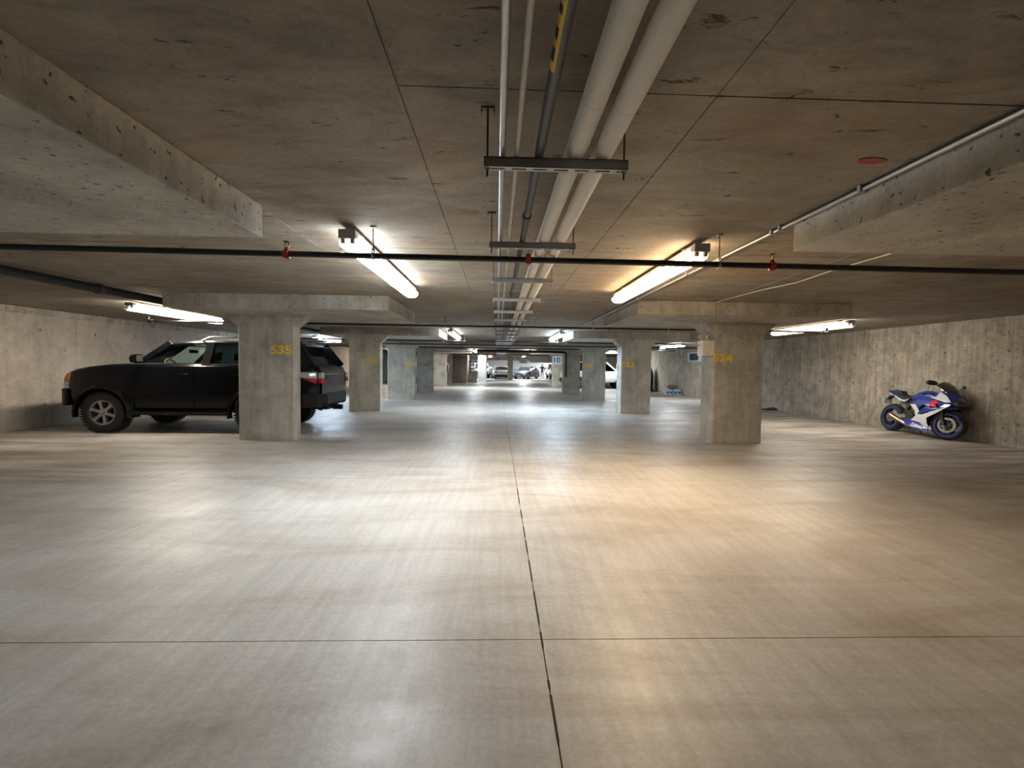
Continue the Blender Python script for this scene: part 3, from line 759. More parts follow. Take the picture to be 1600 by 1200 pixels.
def vehicle(name, label, loc, rz, S, paint, cat='car', group=None):
    t = thing(name, label, cat, loc, rz, group); P = M[paint]
    wb2 = S['wb']/2; R = S['R']; tw = S['tw']; hw = S['hw']
    xs = sorted(set([x for x, _ in S['top']]+[x for x, _ in S['w']]+[wb2-.6, wb2-.3, wb2, wb2+.3, -wb2-.4, -wb2-.2, -wb2, -wb2+.3, 0]))
    body = part('body', t, P, lambda b: loft(b, [[(x, y, z) for y, z in section(S, x)]+[(x, -y, z) for y, z in section(S, x)[-2:0:-1]] for x in xs]), True)
    cut = BM()
    for x in (wb2, -wb2):
        for s in (-1, 1): lathe(cut, [(s*(hw-.36), R*1.0+.07), (s*(hw+.2), R+.075)], 'y', 28, (x, 0, R), cap=True)
    for x in (wb2, -wb2):
        for s in (-1, 1): box(cut, x-R*.93, x+R*.93, min(s*(hw-.36), s*(hw+.2)), max(s*(hw-.36), s*(hw+.2)), 0, R) if False else None
    co = link('cut', cut, M['black'], t); boolean_cut(body, co)
    for p in body.data.polygons: p.use_smooth = True
    try: body.data.set_sharp_from_angle(angle=math.radians(32))
    except Exception: pass
    yw = hw-tw/2-S.get('inset', .02)
    for x in (wb2, -wb2):
        for s in (1, -1): wheel(t, x, s*yw, R, tw, S['rim'], s, S.get('spokes', 6), S.get('lugs', False))
    # greenhouse
    G = S['green']        # list of pillar lines: (xbelt, xroof)
    zr, wr_, wb_ = S['roofz'], S['roofw'], S['beltw']
    zbelt = lambda x: lerp(S['top'], x)-.01
    xr0, xr1 = G[-1][1], G[0][1]
    def roof(b):
        rings = []
        n = 8
        for k in range(n+1):
            x = xr0-.04+(xr1-xr0+.08)*k/n; e = abs(2*k/n-1)**4
            z = zr-.05*e; ww = wr_*(1-.06*e)
            rings.append([(x, -ww, z-.045), (x, -ww*1.01, z-.02), (x, -ww*.9, z+.02), (x, 0, z+.045*(1-.5*e)), (x, ww*.9, z+.02), (x, ww*1.01, z-.02), (x, ww, z-.045), (x, 0, z-.03)])
        loft(b, rings)
    part('roof', t, P, roof, True)
    for s in (-1, 1):
        for i, (xb, xr_) in enumerate(G):
            wdt = S['pw'][i]
            part('pillar', t, P if i in (0, len(G)-1) else M[S.get('pmat', 'paintblk')], lambda b: bar(b, (xb, s*wb_, zbelt(xb)-.03), (xr_, s*wr_*.99, zr-.03), wdt, .05, (0, 1, 0)))
        for i in range(len(G)-1):
            (a, ar), (c, cr) = G[i], G[i+1]; ha, hc = S['pw'][i]/2, S['pw'][i+1]/2
            gm = M[S['glass'][i]]
            def pane(b):
                P4 = [(a-ha*.6, s*(wb_-.012), zbelt(a)-.01), (c+hc*.6, s*(wb_-.012), zbelt(c)-.01), (cr+hc*.6, s*(wr_-.03), zr-.04), (ar-ha*.6, s*(wr_-.03), zr-.04)]
                loft(b, [[(x, y-s*d, z) for x, y, z in P4] for d in (0, .006)])
            part('side_window', t, gm, pane)
    for nm, (xb, xr_), gm in (('windscreen', G[0], 'glass' if S.get('clearws') else 'blackglass'), ('rear_window', G[-1], 'blackglass')):
        sx = 1 if nm == 'windscreen' else -1
        part(nm, t, M[gm], lambda b: loft(b, [[(xb+d, -wb_+.03, zbelt(xb)-.02), (xb+.10*sx+d, 0, zbelt(xb)-.02), (xb+d, wb_-.03, zbelt(xb)-.02), (xr_+d, wr_-.05, zr-.055), (xr_+.03*sx+d, 0, zr-.02), (xr_+d, -wr_+.05, zr-.055)] for d in (0, .008*sx)]))
    # mirrors
    for s in (-1, 1):
        mx = G[0][0]-S.get('mb', .12); mz = zbelt(mx)+.11
        mr = part('mirror', t, P, lambda b: loft(b, [[(mx+dx*k, s*(hw+.02+.05*j), mz+dz*k) for dx, dz in ((-.04, -.08), (.05, -.08), (.07, 0), (.04, .07), (-.04, .08))] for j, k in ((0, .6), (1, 1), (4, 1), (5, .6))]), True)
        part('mirror_glass', mr, M['smoke'], lambda b: box(b, mx-.047, mx-.042, min(s*(hw+.06), s*(hw+.21)), max(s*(hw+.06), s*(hw+.21)), mz-.055, mz+.06))
    # lights and bumpers
    xf, xb = S['w'][-1][0], S['w'][0][0]
    zf = lerp(S['top'], xf-.15); zbk = lerp(S['top'], xb+.1)
    for s in (-1, 1):
        if S.get('own_lamps'):
            part('headlight', t, M['clear'], lambda b: side_skin(b, S, [2.02, 2.08, 2.14, 2.2, 2.25], lambda x: .86, lambda x: .985, s, .012, .03), True)
            continue
        part('headlight', t, M['clear'], lambda b: side_skin(b, S, [xf-.34, xf-.24, xf-.14, xf-.06, xf-.01], lambda x: zf-.26-.02*(xf-x), lambda x: zf-.13+.10*(xf-x), s, .008, .03), True)
        part('taillight', t, M['redlens'], lambda b: side_skin(b, S, [xb+.01, xb+.08, xb+.16, xb+.26], lambda x: S['tailz'][0], lambda x: S['tailz'][1], s, .008, .03), True)
        part('tail_lens', t, M['redlens'], lambda b: box(b, xb-.012, xb+.05, min(s*(.62*hw), s*(.9*hw)), max(s*.62*hw, s*.9*hw), S['tailz'][0], S['tailz'][1]))
        part('head_lens', t, M['clear'], lambda b: box(b, xf-.05, xf+.012, min(s*(.58*hw), s*(.86*hw)), max(s*.58*hw, s*.86*hw), zf-.27, zf-.14))
    part('grille', t, M['trimblk'], lambda b: box(b, xf-.04, xf+.01, -.5*hw, .5*hw, zf-.36, zf-.12))
    part('front_bumper', t, M[S.get('bump', 'trimblk')], lambda b: loft(b, [[(xf-.22, -hw*1.0, z), (xf-.04, -hw*.84, z), (xf+.06*e, -hw*.4, z), (xf+.06*e, hw*.4, z), (xf-.04, hw*.84, z), (xf-.22, hw*1.0, z), (xf-.3, 0, z)] for z, e in ((S['bz'], .3), (S['bz']+.08, 1), (S['bz']+.26, 1), (S['bz']+.32, .4))]))
    part('rear_bumper', t, M[S.get('bump', 'trimblk')], lambda b: loft(b, [[(xb+.25, -hw*1.0, z), (xb+.02, -hw*.88, z), (xb-.08*e, -hw*.6, z), (xb-.08*e, hw*.6, z), (xb+.02, hw*.88, z), (xb+.25, hw*1.0, z), (xb+.3, 0, z)] for z, e in ((S['bz'], .3), (S['bz']+.06, 1), (S['bz']+.22, 1), (S['bz']+.27, .5))]))
    part('rear_plate', t, M['plate'], lambda b: box(b, xb-.018, xb+.02, -.16, .16, zbk-.42, zbk-.27))
    part('front_plate', t, M['plate'], lambda b: box(b, xf+.055, xf+.07, -.16, .16, S['bz']+.1, S['bz']+.22))
    for s in (-1, 1):
        for nm, xa, xc in S.get('doors', []):
            zl = lambda x: lerp(S['bot'], x)+.13; zh = lambda x: lerp(S['top'], x)-.075
            n = 6; X = [xa+(xc-xa)*k/n for k in range(n+1)]
            dr = part('door', t, P, lambda b: side_skin(b, S, X, zl, zh, s), True)
            xh = xa+.18; zz = zh(xh)-.13
            yy = ysurf(S, xh, zz)
            part('door_handle', dr, P, lambda b: tube(b, [(xh-.09, s*(yy+.004), zz), (xh-.075, s*(yy+.035), zz), (xh+.075, s*(yy+.035), zz), (xh+.09, s*(yy+.004), zz)], .011, 8), True)
    return t

# the black off-road car: rear at right, nose towards the left wall
S4 = dict(own_lamps=True, mb=.20, wb=2.79, hw=.945, R=.392, tw=.26, rim=.232, lugs=True, spokes=6, inset=-.01,
          w=[(-2.50, .80), (-2.44, .86), (-2.25, .93), (-1.4, .945), (1.4, .945), (1.9, .93), (2.1, .88), (2.2, .80), (2.28, .64)],
          top=[(-2.50, 1.24), (-2.40, 1.34), (-1.9, 1.37), (.55, 1.345), (.85, 1.345), (1.3, 1.325), (1.7, 1.275), (1.95, 1.22), (2.1, 1.16), (2.2, 1.07), (2.28, .95)],
          bot=[(-2.5, .66), (-2.2, .52), (-1.8, .47), (-.9, .40), (.9, .40), (1.9, .46), (2.28, .62)],
          green=[(.85, .30), (-.44, -.46), (-1.30, -1.34), (-2.32, -2.0)], pw=[.09, .15, .12, .28], pmat='matt', roofz=1.80, roofw=.71, beltw=.86,
          glass=['glass', 'darkglass', 'blackglass'], clearws=True, tailz=(1.03, 1.20), bz=.52,
          doors=[('door', -.25, .92), ('door', -1.2, -.30)])
SX = -7.60+1.395*1.045; SY = 9.93
suv = vehicle('off_road_car', 'black off-road car parked behind column 535, nose towards the left wall', (SX, SY, 0), PI, S4, 'paintblk')
suv.scale = (1.045, 1, 1)
# extras of that car (local y+ is the side facing the drive lane after the half turn)
for s in (-1, 1):
    for x in (1.395, -1.395):
        def fl_(b):
            rings = []
            for k in range(17):
                a = PI*(-.06+1.12*k/16); c, sn = math.cos(a), math.sin(a)
                rings.append([(x+c*q, s*yq, .392+sn*q) for q, yq in ((.465, .90), (.465, .985), (.50, .992), (.545, .95), (.545, .90))])
            loft(b, rings)
        part('fender_flare', suv, M['paintblk'], fl_, True)
    part('side_step', suv, M['trimblk'], lambda b: loft(b, [[(x, s*.86, z0), (x, s*.965, z0+.01), (x, s*.965, z0+.06), (x, s*.86, z0+.07)] for x, z0 in ((-.88, .345), (.88, .345))]))
    rl = part('roof_rail', suv, M['alloy'], lambda b: tube(b, bent([(-1.8, s*.64, 1.80), (-1.7, s*.64, 1.89), (-.42, s*.64, 1.90), (-.58+.34, s*.64, 1.81)], .08), .02, 10), True)
    part('belt_trim', suv, M['chrome'], lambda b: loft(b, [[(x, s*(.872), lerp(S4['top'], x)-.008), (x, s*.884, lerp(S4['top'], x)-.008), (x, s*.884, lerp(S4['top'], x)+.008), (x, s*.872, lerp(S4['top'], x)+.008)] for x in (-1.2, -.4, .9)]))
    q = part('turn_signal', suv, M['amber'], lambda b: side_skin(b, S4, [2.0, 2.08, 2.16], lambda x: 1.0, lambda x: 1.16-.35*(x-2.0), s, .02, .02), True); q['label'] = 'amber turn signal lens'
    part('mud_flap', suv, M['trimblk'], lambda b: (box(b, .84, .875, min(s*.76, s*.96), max(s*.76, s*.96), .30, .62)))
    # clear / red wrap-round tail lamp
    part('tail_lamp_clear', suv, M['clear'], lambda b: side_skin(b, S4, [-2.47, -2.38, -2.28, -2.18, -2.10], lambda x: 1.10+.3*max(0, x+2.30), lambda x: 1.22, s, .018, .02), True)
    part('tail_lamp_red', suv, M['redlens'], lambda b: side_skin(b, S4, [-2.47, -2.38, -2.28, -2.18], lambda x: .99+.45*(x+2.47), lambda x: 1.10+.1*(x+2.47), s, .016, .02), True)
    part('rear_lamp', suv, M['redlens'], lambda b: box(b, -2.55, -2.49, min(s*.66, s*.80), max(s*.66, s*.80), 1.0, 1.10))
    part('rear_lamp_clear', suv, M['clear'], lambda b: box(b, -2.55, -2.49, min(s*.66, s*.80), max(s*.66, s*.80), 1.10, 1.21))
part('spoiler', suv, M['paintblk'], lambda b: loft(b, [[(-2.02, y, 1.80), (-2.20, y, 1.765), (-2.20, y, 1.735), (-1.98, y, 1.745)] for y in (-.66, .66)]), True)
part('tailgate', suv, M['paintblk'], lambda b: loft(b, [[(-2.515, y, .72), (-2.53, y, .80), (-2.53, y, 1.18), (-2.46, y, 1.33), (-2.42, y, 1.33), (-2.42, y, .72)] for y in (-.72, .72)]), bevel=.01)
part('tow_hitch', suv, M['trimblk'], lambda b: (box(b, -2.68, -2.5, -.05, .05, .42, .52), box(b, -2.5, -2.2, -.35, .35, .44, .5)))
for y, lb in ((.42, 1), (-.42, 0)):
    part('front_seat', suv, M['seatlt'] if 0 else M['seat'], lambda b: (loft(b, [[(x, y-.23, z-.08), (x, y+.23, z-.08), (x, y+.23, z+.06), (x, y-.23, z+.06)] for x, z in ((.35, .82), (-.2, .78))]), loft(b, [[(x-.06, y-.2*k, z), (x-.06, y+.2*k, z), (x+.06, y+.2*k, z), (x+.06, y-.2*k, z)] for x, z, k in ((-.2, .8, 1), (-.34, 1.38, .85))]), loft(b, [[(x-.05, y-.12, z), (x-.05, y+.12, z), (x+.05, y+.12, z), (x+.05, y-.12, z)] for x, z in ((-.36, 1.43), (-.39, 1.60))]), tube(b, [(-.35, y-.05, 1.36), (-.36, y-.05, 1.45)], .008, 6), tube(b, [(-.35, y+.05, 1.36), (-.36, y+.05, 1.45)], .008, 6)))
part('rear_seat', suv, M['seat'], lambda b: (box(b, -1.1, -.65, -.65, .65, .7, .85), loft(b, [[(x-.08, -.65, z), (x-.08, .65, z), (x+.06, .65, z), (x+.06, -.65, z)] for x, z in ((-1.1, .8), (-1.2, 1.38))]), box(b, -1.27, -1.17, .3, .55, 1.4, 1.56), box(b, -1.27, -1.17, -.55, -.3, 1.4, 1.56)))
part('dashboard', suv, M['seatlt'], lambda b: loft(b, [[(x, -.8, z-.25), (x, .8, z-.25), (x, .8, z), (x, -.8, z)] for x, z in ((.98, 1.28), (.72, 1.34), (.6, 1.26))]), True)
def sw(b):
    c = Vector((.48, .40, 1.28)); u = Vector((0, 1, 0)); v = Vector((.42, 0, .9)).normalized()
    rg = []
    for k in range(25):
        a = 2*PI*k/24; p = c+.18*(math.cos(a)*u+math.sin(a)*v); rg.append(p)
    tube(b, rg, .015, 8, False); tube(b, [c+.17*u, c, c-.17*u], .014, 6); tube(b, [c, c+Vector((.18, 0, -.06))], .03, 8)
part('steering_wheel', suv, M['trimblk'], sw, True)
part('rear_view_mirror', suv, M['trimblk'], lambda b: box(b, .30, .335, -.12, .12, 1.58, 1.65), bevel=.01)
part('rear_wiper', suv, M['trimblk'], lambda b: bar(b, (-2.37, -.1, 1.32), (-2.28, .45, 1.40), .02, .012, (1, 0, 0)))

# the distant vehicles
SG = dict(wb=2.85, hw=.93, R=.37, tw=.24, rim=.22, w=[(-2.45, .80), (-2.35, .88), (-1.4, .93), (1.4, .93), (2.1, .88), (2.42, .72)],
          top=[(-2.45, 1.05), (-2.3, 1.15), (-1.2, 1.17), (1.0, 1.15), (1.5, 1.13), (2.2, 1.05), (2.42, .92)], bot=[(-2.45, .55), (-1.4, .42), (1.4, .42), (2.42, .5)],
          green=[(1.15, .45), (-.1, -.2), (-1.1, -1.15), (-2.3, -2.0)], pw=[.09, .12, .12, .2], roofz=1.76, roofw=.72, beltw=.85, pmat='trimblk',
          glass=['darkglass', 'blackglass', 'blackglass'], tailz=(.95, 1.10), bz=.42, doors=[('door', -.1, 1.05), ('door', -1.1, -.15)])
SD = dict(wb=2.75, hw=.91, R=.33, tw=.22, rim=.21, spokes=10, w=[(-2.35, .74), (-2.2, .86), (-1.3, .91), (1.3, .91), (2.0, .87), (2.38, .64)],
          top=[(-2.35, .86), (-2.2, .97), (-1.6, 1.0), (.9, .94), (1.3, .90), (2.0, .80), (2.38, .64)], bot=[(-2.35, .38), (-1.3, .24), (1.3, .22), (2.38, .26)],
          green=[(1.0, .25), (-.15, -.18), (-1.0, -.85), (-1.85, -1.2)], pw=[.07, .08, .08, .12], roofz=1.41, roofw=.60, beltw=.80, pmat='trimblk',
          glass=['blackglass']*3, tailz=(.72, .86), bz=.22, bump='dpaint', doors=[('door', -.15, .95), ('door', -1.0, -.2)])
vehicle('pickup_truck', 'white high vehicle parked nose to the right wall, seen between 520 and 522', (6.75, 30.55, 0), 0, SG, 'wpaint', 'car')
def dens(S, **k): q = dict(S); q.update(k); return q
vehicle('white_pickup', 'tall white vehicle beside the white wall end, front towards the lane', (-1.95, 53.6, 0), -PI/2+.12, dens(SG, glass=['blackglass']*3), 'wpaint', 'car')
vehicle('sedan_car', 'white sedan seen from behind left of the tan pillar', (.36, 52.0, 0), PI/2+.08, dens(SD, bump='trimblk'), 'wpaint', 'car')
vehicle('sedan_car', 'dark grey sedan facing the lane at the far end', (3.35, 52.55, 0), -PI/2-.42, SD, 'dpaint', 'car')
vehicle('estate_car', 'pale beige tall car seen from behind left of the 10 column', (6.75, 52.6, 0), PI/2, dens(SG, glass=['blackglass']*3), 'tpaint', 'car')
vehicle('parked_van', 'white car deep in the left recess behind column 539', (-11.2, 47.6, 0), .3, SG, 'wpaint', 'car')

# ------------------------------------------------------------------ motorcycle (local: x forward, y left, z up)
def motorcycle(loc, rz, lean):
    t = thing('motorcycle', 'blue and white sport motorcycle leaning on its stand by the right wall', 'motorcycle', loc, rz)
    t.rotation_euler = (lean, 0, rz)
    def mwheel(name, x, r, wd, rimr, steer=0.):
        w_ = part(name, t, M['tyre'], lambda b: lathe(b, [(-wd*.36, rimr), (-wd*.5, rimr+.025), (-wd*.42, r-.03), (-wd*.2, r-.006), (0, r), (wd*.2, r-.006), (wd*.42, r-.03), (wd*.5, rimr+.025), (wd*.36, rimr)], 'y', 44), True)
        w_.location = (x, 0, r); w_.rotation_euler = (0, 0, steer)
        def rim(b):
            lathe(b, [(-wd*.36, rimr+.004), (-wd*.42, rimr+.008), (-wd*.40, rimr-.012), (-wd*.22, rimr-.032), (wd*.22, rimr-.032), (wd*.40, rimr-.012), (wd*.42, rimr+.008), (wd*.36, rimr+.004)], 'y', 40)
            for k in range(3):
                for da in (-.17, .17):
                    a = 2*PI*k/3+.5+da; u = Vector((math.cos(a), 0, math.sin(a))); v = Vector((-math.sin(a), 0, math.cos(a)))
                    loft(b, [[u*q+v*dv+Vector((0, dy, 0)) for dv, dy in ((-hw, -.02), (hw, -.02), (hw, .02), (-hw, .02))] for q, hw in ((.03, .02), (rimr-.02, .012))])
            lathe(b, [(-.05, .005), (-.05, .045), (.05, .045), (.05, .005)], 'y', 20)
        part('rim', w_, M['engine'], rim, True)
        part('rim_stripe', w_, M['blue'], lambda b: [lathe(b, [(s_*(wd*.425), rimr+.010), (s_*(wd*.43), rimr-.004), (s_*wd*.41, rimr-.018), (s_*wd*.38, rimr-.018)], 'y', 40) for s_ in (-1, 1)], True)
        return w_
    fw = mwheel('front_wheel', .70, .300, .125, .222, .38)
    rw = mwheel('rear_wheel', -.70, .318, .185, .222)
    def disc(b, s, R=.155):
        lathe(b, [(s*.072, R*.72), (s*.072, R), (s*.078, R), (s*.078, R*.72), (s*.072, R*.72)], 'y', 36)
        for k in range(9):
            a = 2*PI*k/9; u = Vector((math.cos(a), 0, math.sin(a))); tube(b, [u*R*.3+Vector((0, s*.07, 0)), u*R*.74+Vector((0, s*.075, 0))], .008, 5)
    for s in (-1, 1): part('brake_disc', fw, M['bronze'], lambda b: disc(b, s))
    part('brake_disc', rw, M['bronze'], lambda b: disc(b, -1, .11))
    for s in (-1, 1):
        part('fork_leg', t, M['engine'], lambda b: tube(b, [(.70, s*.10, .30), (.655, s*.10, .42), (.60, s*.10, .58)], [.028, .028, .024], 12), True)
        part('fork_tube', t, M['bronze'], lambda b: tube(b, [(.60, s*.10, .56), (.52, s*.10, .80)], .024, 12), True)
        part('brake_caliper', t, M['engine'], lambda b: box(b, .58, .65, min(s*.075, s*.115), max(s*.075, s*.115), .32, .44), bevel=.01)
    part('front_fender', t, M['engine'], lambda b: loft(b, [[(.70+q*math.cos(a), y, .30+q*math.sin(a)) for q, y in ((.315, -.075), (.335, -.04), (.34, 0), (.335, .04), (.315, .075), (.31, .06), (.325, 0), (.31, -.06))] for a in [math.radians(20+16*k) for k in range(9)]]), True)
    # frame, swingarm, engine
    for s in (-1, 1):
        part('swingarm', t, M['alloy'], lambda b: loft(b, [[(x, s*y-.018, z-h), (x, s*y+.018, z-h), (x, s*y+.018, z+h), (x, s*y-.018, z+h)] for x, y, z, h in ((-.72, .12, .318, .025), (-.5, .13, .36, .045), (-.2, .11, .40, .05))]), True)
        part('frame_spar', t, M['engine'], lambda b: loft(b, [[(x, s*y-.02, z-h), (x, s*y+.02, z-h), (x, s*y+.02, z+h), (x, s*y-.02, z+h)] for x, y, z, h in ((-.24, .13, .48, .07), (-.1, .17, .66, .06), (.3, .14, .76, .05), (.48, .05, .80, .04))]), True)
    def eng(b):
        box(b, -.18, .22, -.17, .17, .24, .52); box(b, .0, .34, -.16, .16, .45, .68)
        for yy, s in ((-.17, -1), (.17, 1)):
            lathe(b, [(yy, .10), (yy+s*.03, .09), (yy+s*.035, .01)], 'y', 20, (-.03, 0, .38), cap=False)
            lathe(b, [(yy, .06), (yy+s*.025, .055), (yy+s*.03, .01)], 'y', 20, (-.12, 0, .30))
            lathe(b, [(yy, .05), (yy+s*.02, .045), (yy+s*.025, .01)], 'y', 16, (.10, 0, .33))
    part('engine', t, M['engine'], eng, True)
    part('radiator', t, M['black'], lambda b: box(b, .38, .42, -.16, .16, .40, .72))
    part('exhaust', t, M['exh'], lambda b: tube(b, [(.1, -.10, .17), (-.12, -.14, .20), (-.32, -.17, .27), (-.55, -.19, .36), (-.57, -.19, .37)], [.03, .035, .05, .055, .035], 16), True)
    part('exhaust_tip', t, M['engine'], lambda b: tube(b, [(-.57, -.19, .37), (-.59, -.19, .376)], .03, 12))
    # bodywork: side fairings (blue with white blades), both sides
    for s in (-1, 1):
        yo = lambda p: s*(-.07*max(0, (p[1]-.62)/.3)-.05*max(0, (.35-p[1])/.2)-.06*max(0, (p[0]-.45)/.3))
        up = [(.0,.66),(.08,.76),(.25,.82),(.45,.84),(.64,.80),(.84,.73),(.76,.65),(.58,.59),(.22,.45),(.18,.49),(.33,.60),(.37,.66),(.30,.67),(.20,.60),(.15,.53),(.06,.60)]
        part('side_fairing', t, M['blue'], lambda b: plate(b, up, s*.235, s*.222, 'y', yo), bevel=0)
        wb1 = [(.40, .835), (.56, .85), (.64, .96), (.78, .88), (.88, .76), (.76, .755)]
        part('fairing_blade', t, M['mwhite'], lambda b: plate(b, wb1, s*.228, s*.216, 'y', lambda p: -s*.10*max(0, p[0]-.6)))
        wb2 = [(-.02,.65),(.11,.66),(.24,.52),(.20,.45),(.33,.455),(.50,.535),(.78,.67),(.62,.53),(.44,.40),(.45,.30),(.50,.15),(.38,.21),(.28,.28),(.06,.31),(.17,.41),(.13,.52)]
        part('lower_fairing', t, M['mwhite'], lambda b: plate(b, wb2, s*.244, s*.233, 'y', yo))
        bl = [(-.20,.31),(.04,.31),(.25,.275),(.47,.18),(.50,.12),(.27,.12),(-.08,.20)]
        part('belly_pan', t, M['blue'], lambda b: plate(b, bl, s*.215, s*.20, 'y', lambda p: 0))
        part('tail_stripe', t, M['mwhite'], lambda b: loft(b, [[(x, s*y, z), (x, s*(y+.012), z), (x, s*(y+.010), z+h), (x, s*(y-.004), z+h)] for x, y, z, h in ((-.84, .055, .86, .02), (-.62, .10, .79, .03), (-.42, .13, .71, .04), (-.30, .14, .70, .03), (-.20, .14, .74, .02))]), True)
        part('mirror_stalk', t, M['black'], lambda b: tube(b, [(.62, s*.14, 1.03), (.58, s*.24, 1.08), (.56, s*.30, 1.10)], .009, 8))
        part('mirror', t, M['black'], lambda b: loft(b, [[(.57+dx*k, s*(.27+.05*j), 1.12+dz*k) for dx, dz in ((-.03, -.04), (.03, -.045), (.06, 0), (.03, .045), (-.03, .045))] for j, k in ((0, .5), (1, 1), (3, 1.1), (4, .6))]), True)
        part('handlebar', t, M['black'], lambda b: tube(b, [(.44, s*.10, .90), (.40, s*.20, .895), (.34, s*.32, .88)], [.014, .014, .017], 10), True)
        part('brake_lever', t, M['alloy'], lambda b: tube(b, [(.43, s*.19, .90), (.44, s*.31, .89)], .006, 6))
        part('footrest', t, M['engine'], lambda b: tube(b, [(-.30, s*.13, .42), (-.30, s*.24, .42)], .012, 8))
        part('indicator', t, M['amber'], lambda b: tube(b, [(.80, s*.13, .70), (.80, s*.18, .70)], .015, 8)) if False else None
        q = text('fairing_graphic', 'R', .13, M['redgraphic'], t, (.52, s*.238, .70), (PI/2, .12*s, 0 if s < 0 else PI), .22, .003, .008, .4); q['label'] = 'red letter graphic'
        q = text('belly_lettering', 'SUZUKI', .05, M['whitedecal'], t, (.22, s*.218, .205), (PI/2, (.28 if s < 0 else -.28), 0 if s < 0 else PI), .30, .002, .002, .2); q['label'] = 'white block lettering'
    def cowl(b):
        rings = []
        for x, w_, zl, zh in ((.44, .17, .76, .95), (.56, .21, .72, 1.01), (.68, .21, .68, 1.0), (.80, .17, .66, .92), (.90, .11, .68, .82), (.94, .03, .70, .76)):
            zc, hh = (zl+zh)/2, (zh-zl)/2
            rings.append([(x, w_*math.cos(a), zc+hh*math.sin(a)*(1 if math.sin(a) > 0 else .9)) for a in [2*PI*k/20 for k in range(20)]])
        loft(b, rings)
    part('front_cowl', t, M['blue'], cowl, True)
    part('headlight', t, M['smoke'], lambda b: loft(b, [[(x, w_*math.cos(a), zc+hh*math.sin(a)) for a in [2*PI*k/16 for k in range(16)]] for x, w_, zc, hh in ((.78, .165, .79, .10), (.87, .135, .765, .085), (.93, .09, .755, .06), (.955, .03, .75, .03))]), True)
    part('lower_lip', t, M['black'], lambda b: loft(b, [[(x, -w_, z), (x, w_, z), (x, w_*.8, z-.05), (x, -w_*.8, z-.05)] for x, w_, z in ((.55, .17, .68), (.75, .13, .66), (.89, .05, .69))]), True)
    def scr(b):
        rings = []
        for x, w_, z in ((.82, .11, .92), (.75, .15, 1.01), (.65, .16, 1.10), (.54, .14, 1.17), (.46, .10, 1.19)):
            rings.append([(x-.06*(abs(math.cos(a))**2), w_*math.cos(a), z-.10+.10*math.sin(a)) for a in [PI*k/12 for k in range(13)]])
        R1 = loft(b, rings, False, False)
        loft(b, [[(x-.004, y*.97, z-.004) for x, y, z in r] for r in rings], False, False)
    part('windscreen', t, M['smoke'], scr, True)
    def tank(b):
        rings = []
        for x, w_, zl, zh in ((-.20, .08, .74, .80), (-.12, .13, .72, .88), (.02, .17, .72, .96), (.18, .175, .72, .99), (.32, .15, .74, .96), (.42, .10, .76, .90)):
            zc, hh = (zl+zh)/2, (zh-zl)/2
            rings.append([(x, w_*math.copysign(abs(math.cos(a))**.8, math.cos(a)), zc+hh*math.sin(a)) for a in [2*PI*k/20 for k in range(20)]])
        loft(b, rings)
    part('fuel_tank', t, M['blue'], tank, True)
    part('rider_seat', t, M['seat'], lambda b: loft(b, [[(x, -w_, z), (x, -w_*.85, z+.05), (x, w_*.85, z+.05), (x, w_, z), (x, 0, z-.04)] for x, w_, z in ((-.52, .13, .82), (-.40, .14, .76), (-.28, .12, .75), (-.18, .08, .79))]), True)
    part('pillion_seat', t, M['seat'], lambda b: loft(b, [[(x, -w_, z), (x, -w_*.6, z+h), (x, w_*.6, z+h), (x, w_, z), (x, 0, z-.03)] for x, w_, z, h in ((-.84, .05, .91, .02), (-.70, .09, .90, .06), (-.54, .10, .86, .09), (-.48, .09, .83, .02))]), True)
    part('tail_cowl', t, M['blue'], lambda b: loft(b, [[(x, -w_, zl+.02), (x, -w_*.8, zh), (x, w_*.8, zh), (x, w_, zl+.02), (x, 0, zl)] for x, w_, zl, zh in ((-.93, .03, .92, .95), (-.84, .06, .86, .93), (-.66, .11, .79, .88), (-.44, .13, .72, .80), (-.30, .12, .68, .76))]), True)
    part('rear_light', t, M['redlens'], lambda b: box(b, -.935, -.91, -.035, .035, .905, .94))
    part('rear_hugger', t, M['black'], lambda b: loft(b, [[(-.80, -.04, .86), (-.80, .04, .86), (-.94, .05, .74), (-.94, -.05, .74)], [(-.78, -.04, .84), (-.78, .04, .84), (-.92, .05, .73), (-.92, -.05, .73)]]))
    part('number_plate', t, M['plate'], lambda b: box(b, -.955, -.945, -.09, .09, .62, .74))
    part('subframe', t, M['black'], lambda b: (tube(b, [(-.22, .10, .60), (-.5, .10, .74), (-.8, .05, .86)], .014, 8), tube(b, [(-.22, -.10, .60), (-.5, -.10, .74), (-.8, -.05, .86)], .014, 8), tube(b, [(-.28, 0, .45), (-.34, 0, .72)], .028, 10)))
    part('side_stand', t, M['black'], lambda b: tube(b, [(-.12, .12, .22), (-.22, .27, .045), (-.26, .30, .04)], .011, 8))
    part('chain', t, M['engine'], lambda b: (tube(b, [(-.70, .11, .40), (-.2, .11, .42)], .01, 6), lathe(b, [(.10, .02), (.10, .085), (.11, .085), (.11, .02)], 'y', 24, (-.70, 0, .318))))
    return t
BA = (9.18, 8.95); BB = (9.27, 10.33)
bx_, by_ = (BA[0]+BB[0])/2, (BA[1]+BB[1])/2
motorcycle((bx_-.02, by_, .0), math.atan2(BA[1]-BB[1], BA[0]-BB[0]), -.13)

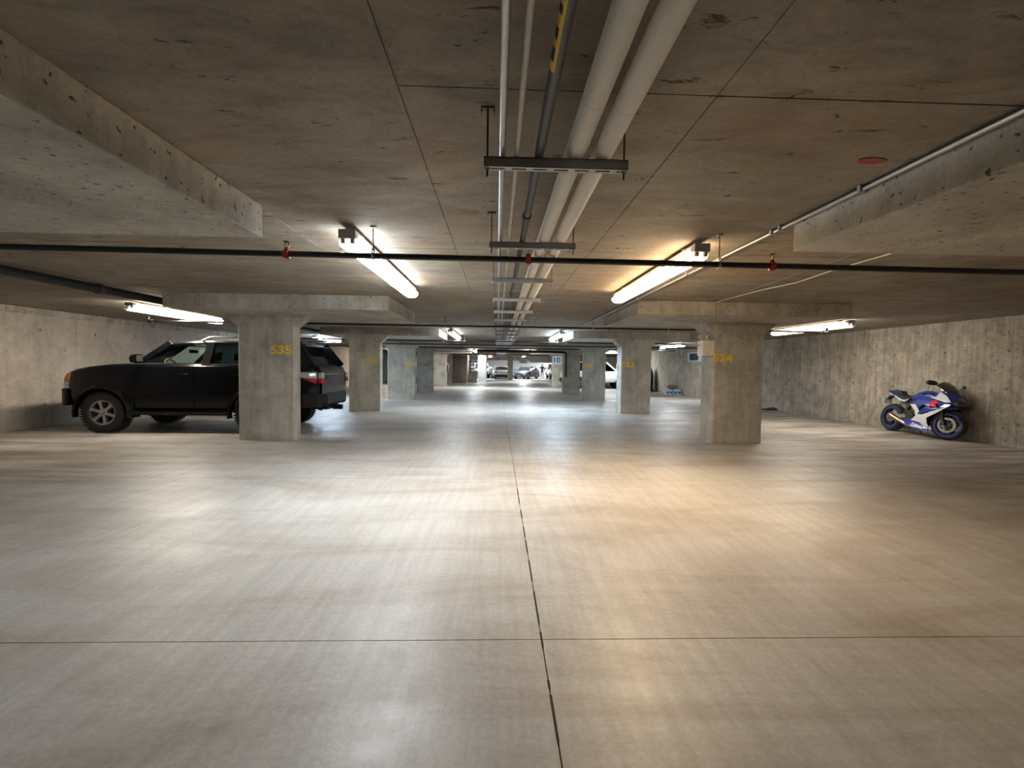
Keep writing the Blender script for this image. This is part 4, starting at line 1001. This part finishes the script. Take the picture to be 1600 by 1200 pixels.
# ------------------------------------------------------------------ person far away between the cars
def person(loc, rz):
    t = thing('person', 'person in dark clothes standing by the dark grey car, one arm raised', 'person', loc, rz)
    V = [(0, 0, .92), (0, 0, 1.12), (0, 0, 1.36), (0, 0, 1.46), (0, 0, 1.52),
         (-.10, 0, .88), (-.11, .02, .50), (-.12, 0, .10), (-.12, -.12, .04), (.10, 0, .88), (.11, .02, .50), (.12, 0, .10), (.12, -.12, .04),
         (-.19, 0, 1.38), (-.30, -.04, 1.16), (-.36, -.22, 1.26), (.19, 0, 1.38), (.27, .02, 1.12), (.26, -.10, .90)]
    E_ = [(0,1),(1,2),(2,3),(3,4),(0,5),(5,6),(6,7),(7,8),(0,9),(9,10),(10,11),(11,12),(2,13),(13,14),(14,15),(2,16),(16,17),(17,18)]
    R_ = [.14,.13,.15,.06,.055,.09,.065,.045,.04,.09,.065,.045,.04,.07,.05,.035,.07,.05,.035]
    me = D.meshes.new('body'); me.from_pydata(V, E_, []); o = D.objects.new('body', me); COL.objects.link(o)
    sk = o.modifiers.new('s', 'SKIN')
    for v, r in zip(me.skin_vertices[0].data, R_): v.radius = (r, r*.85)
    me.skin_vertices[0].data[0].use_root = True
    ss = o.modifiers.new('u', 'SUBSURF'); ss.levels = 1
    dg = bpy.context.evaluated_depsgraph_get(); dg.update(); m2 = D.meshes.new_from_object(o.evaluated_get(dg)); o.modifiers.clear(); o.data = m2
    m2.materials.clear(); m2.materials.append(M['cloth']); o.parent = t
    hd = part('head', t, M['skin'], lambda b: loft(b, [[(r*.85*math.cos(a), r*math.sin(a)-.01, z) for a in [2*PI*k/12 for k in range(12)]] for z, r in ((1.50, .05), (1.53, .08), (1.60, .10), (1.66, .10), (1.71, .07), (1.725, .02))]), True)
    part('hair', hd, M['hair'], lambda b: loft(b, [[(r*.9*math.cos(a), r*math.sin(a)+.012, z) for a in [2*PI*k/12 for k in range(12)]] for z, r in ((1.58, .105), (1.66, .112), (1.72, .08), (1.74, .02))]), True)
    for c, dv in (((-.37, -.24, 1.28), (-.02, -.07, .05)), ((.26, -.11, .86), (0, -.02, -.08))):
        def hand(b):
            c_, d_ = Vector(c), Vector(dv)
            tube(b, [c_-d_*.3, c_+d_*.5], [.028, .036], 8)
            for k in range(4): tube(b, [c_+d_*.4+Vector(((k-1.5)*.017, 0, 0)), c_+d_*(1.2+.1*(k in (1, 2)))+Vector(((k-1.5)*.018, .01, 0))], .008, 6)
            tube(b, [c_+Vector((.03, 0, 0)), c_+d_*.6+Vector((.055, 0, 0))], .009, 6)
        part('hand', t, M['skin'], hand, True)
    return t
person((5.25, 53.2, 0), .2)
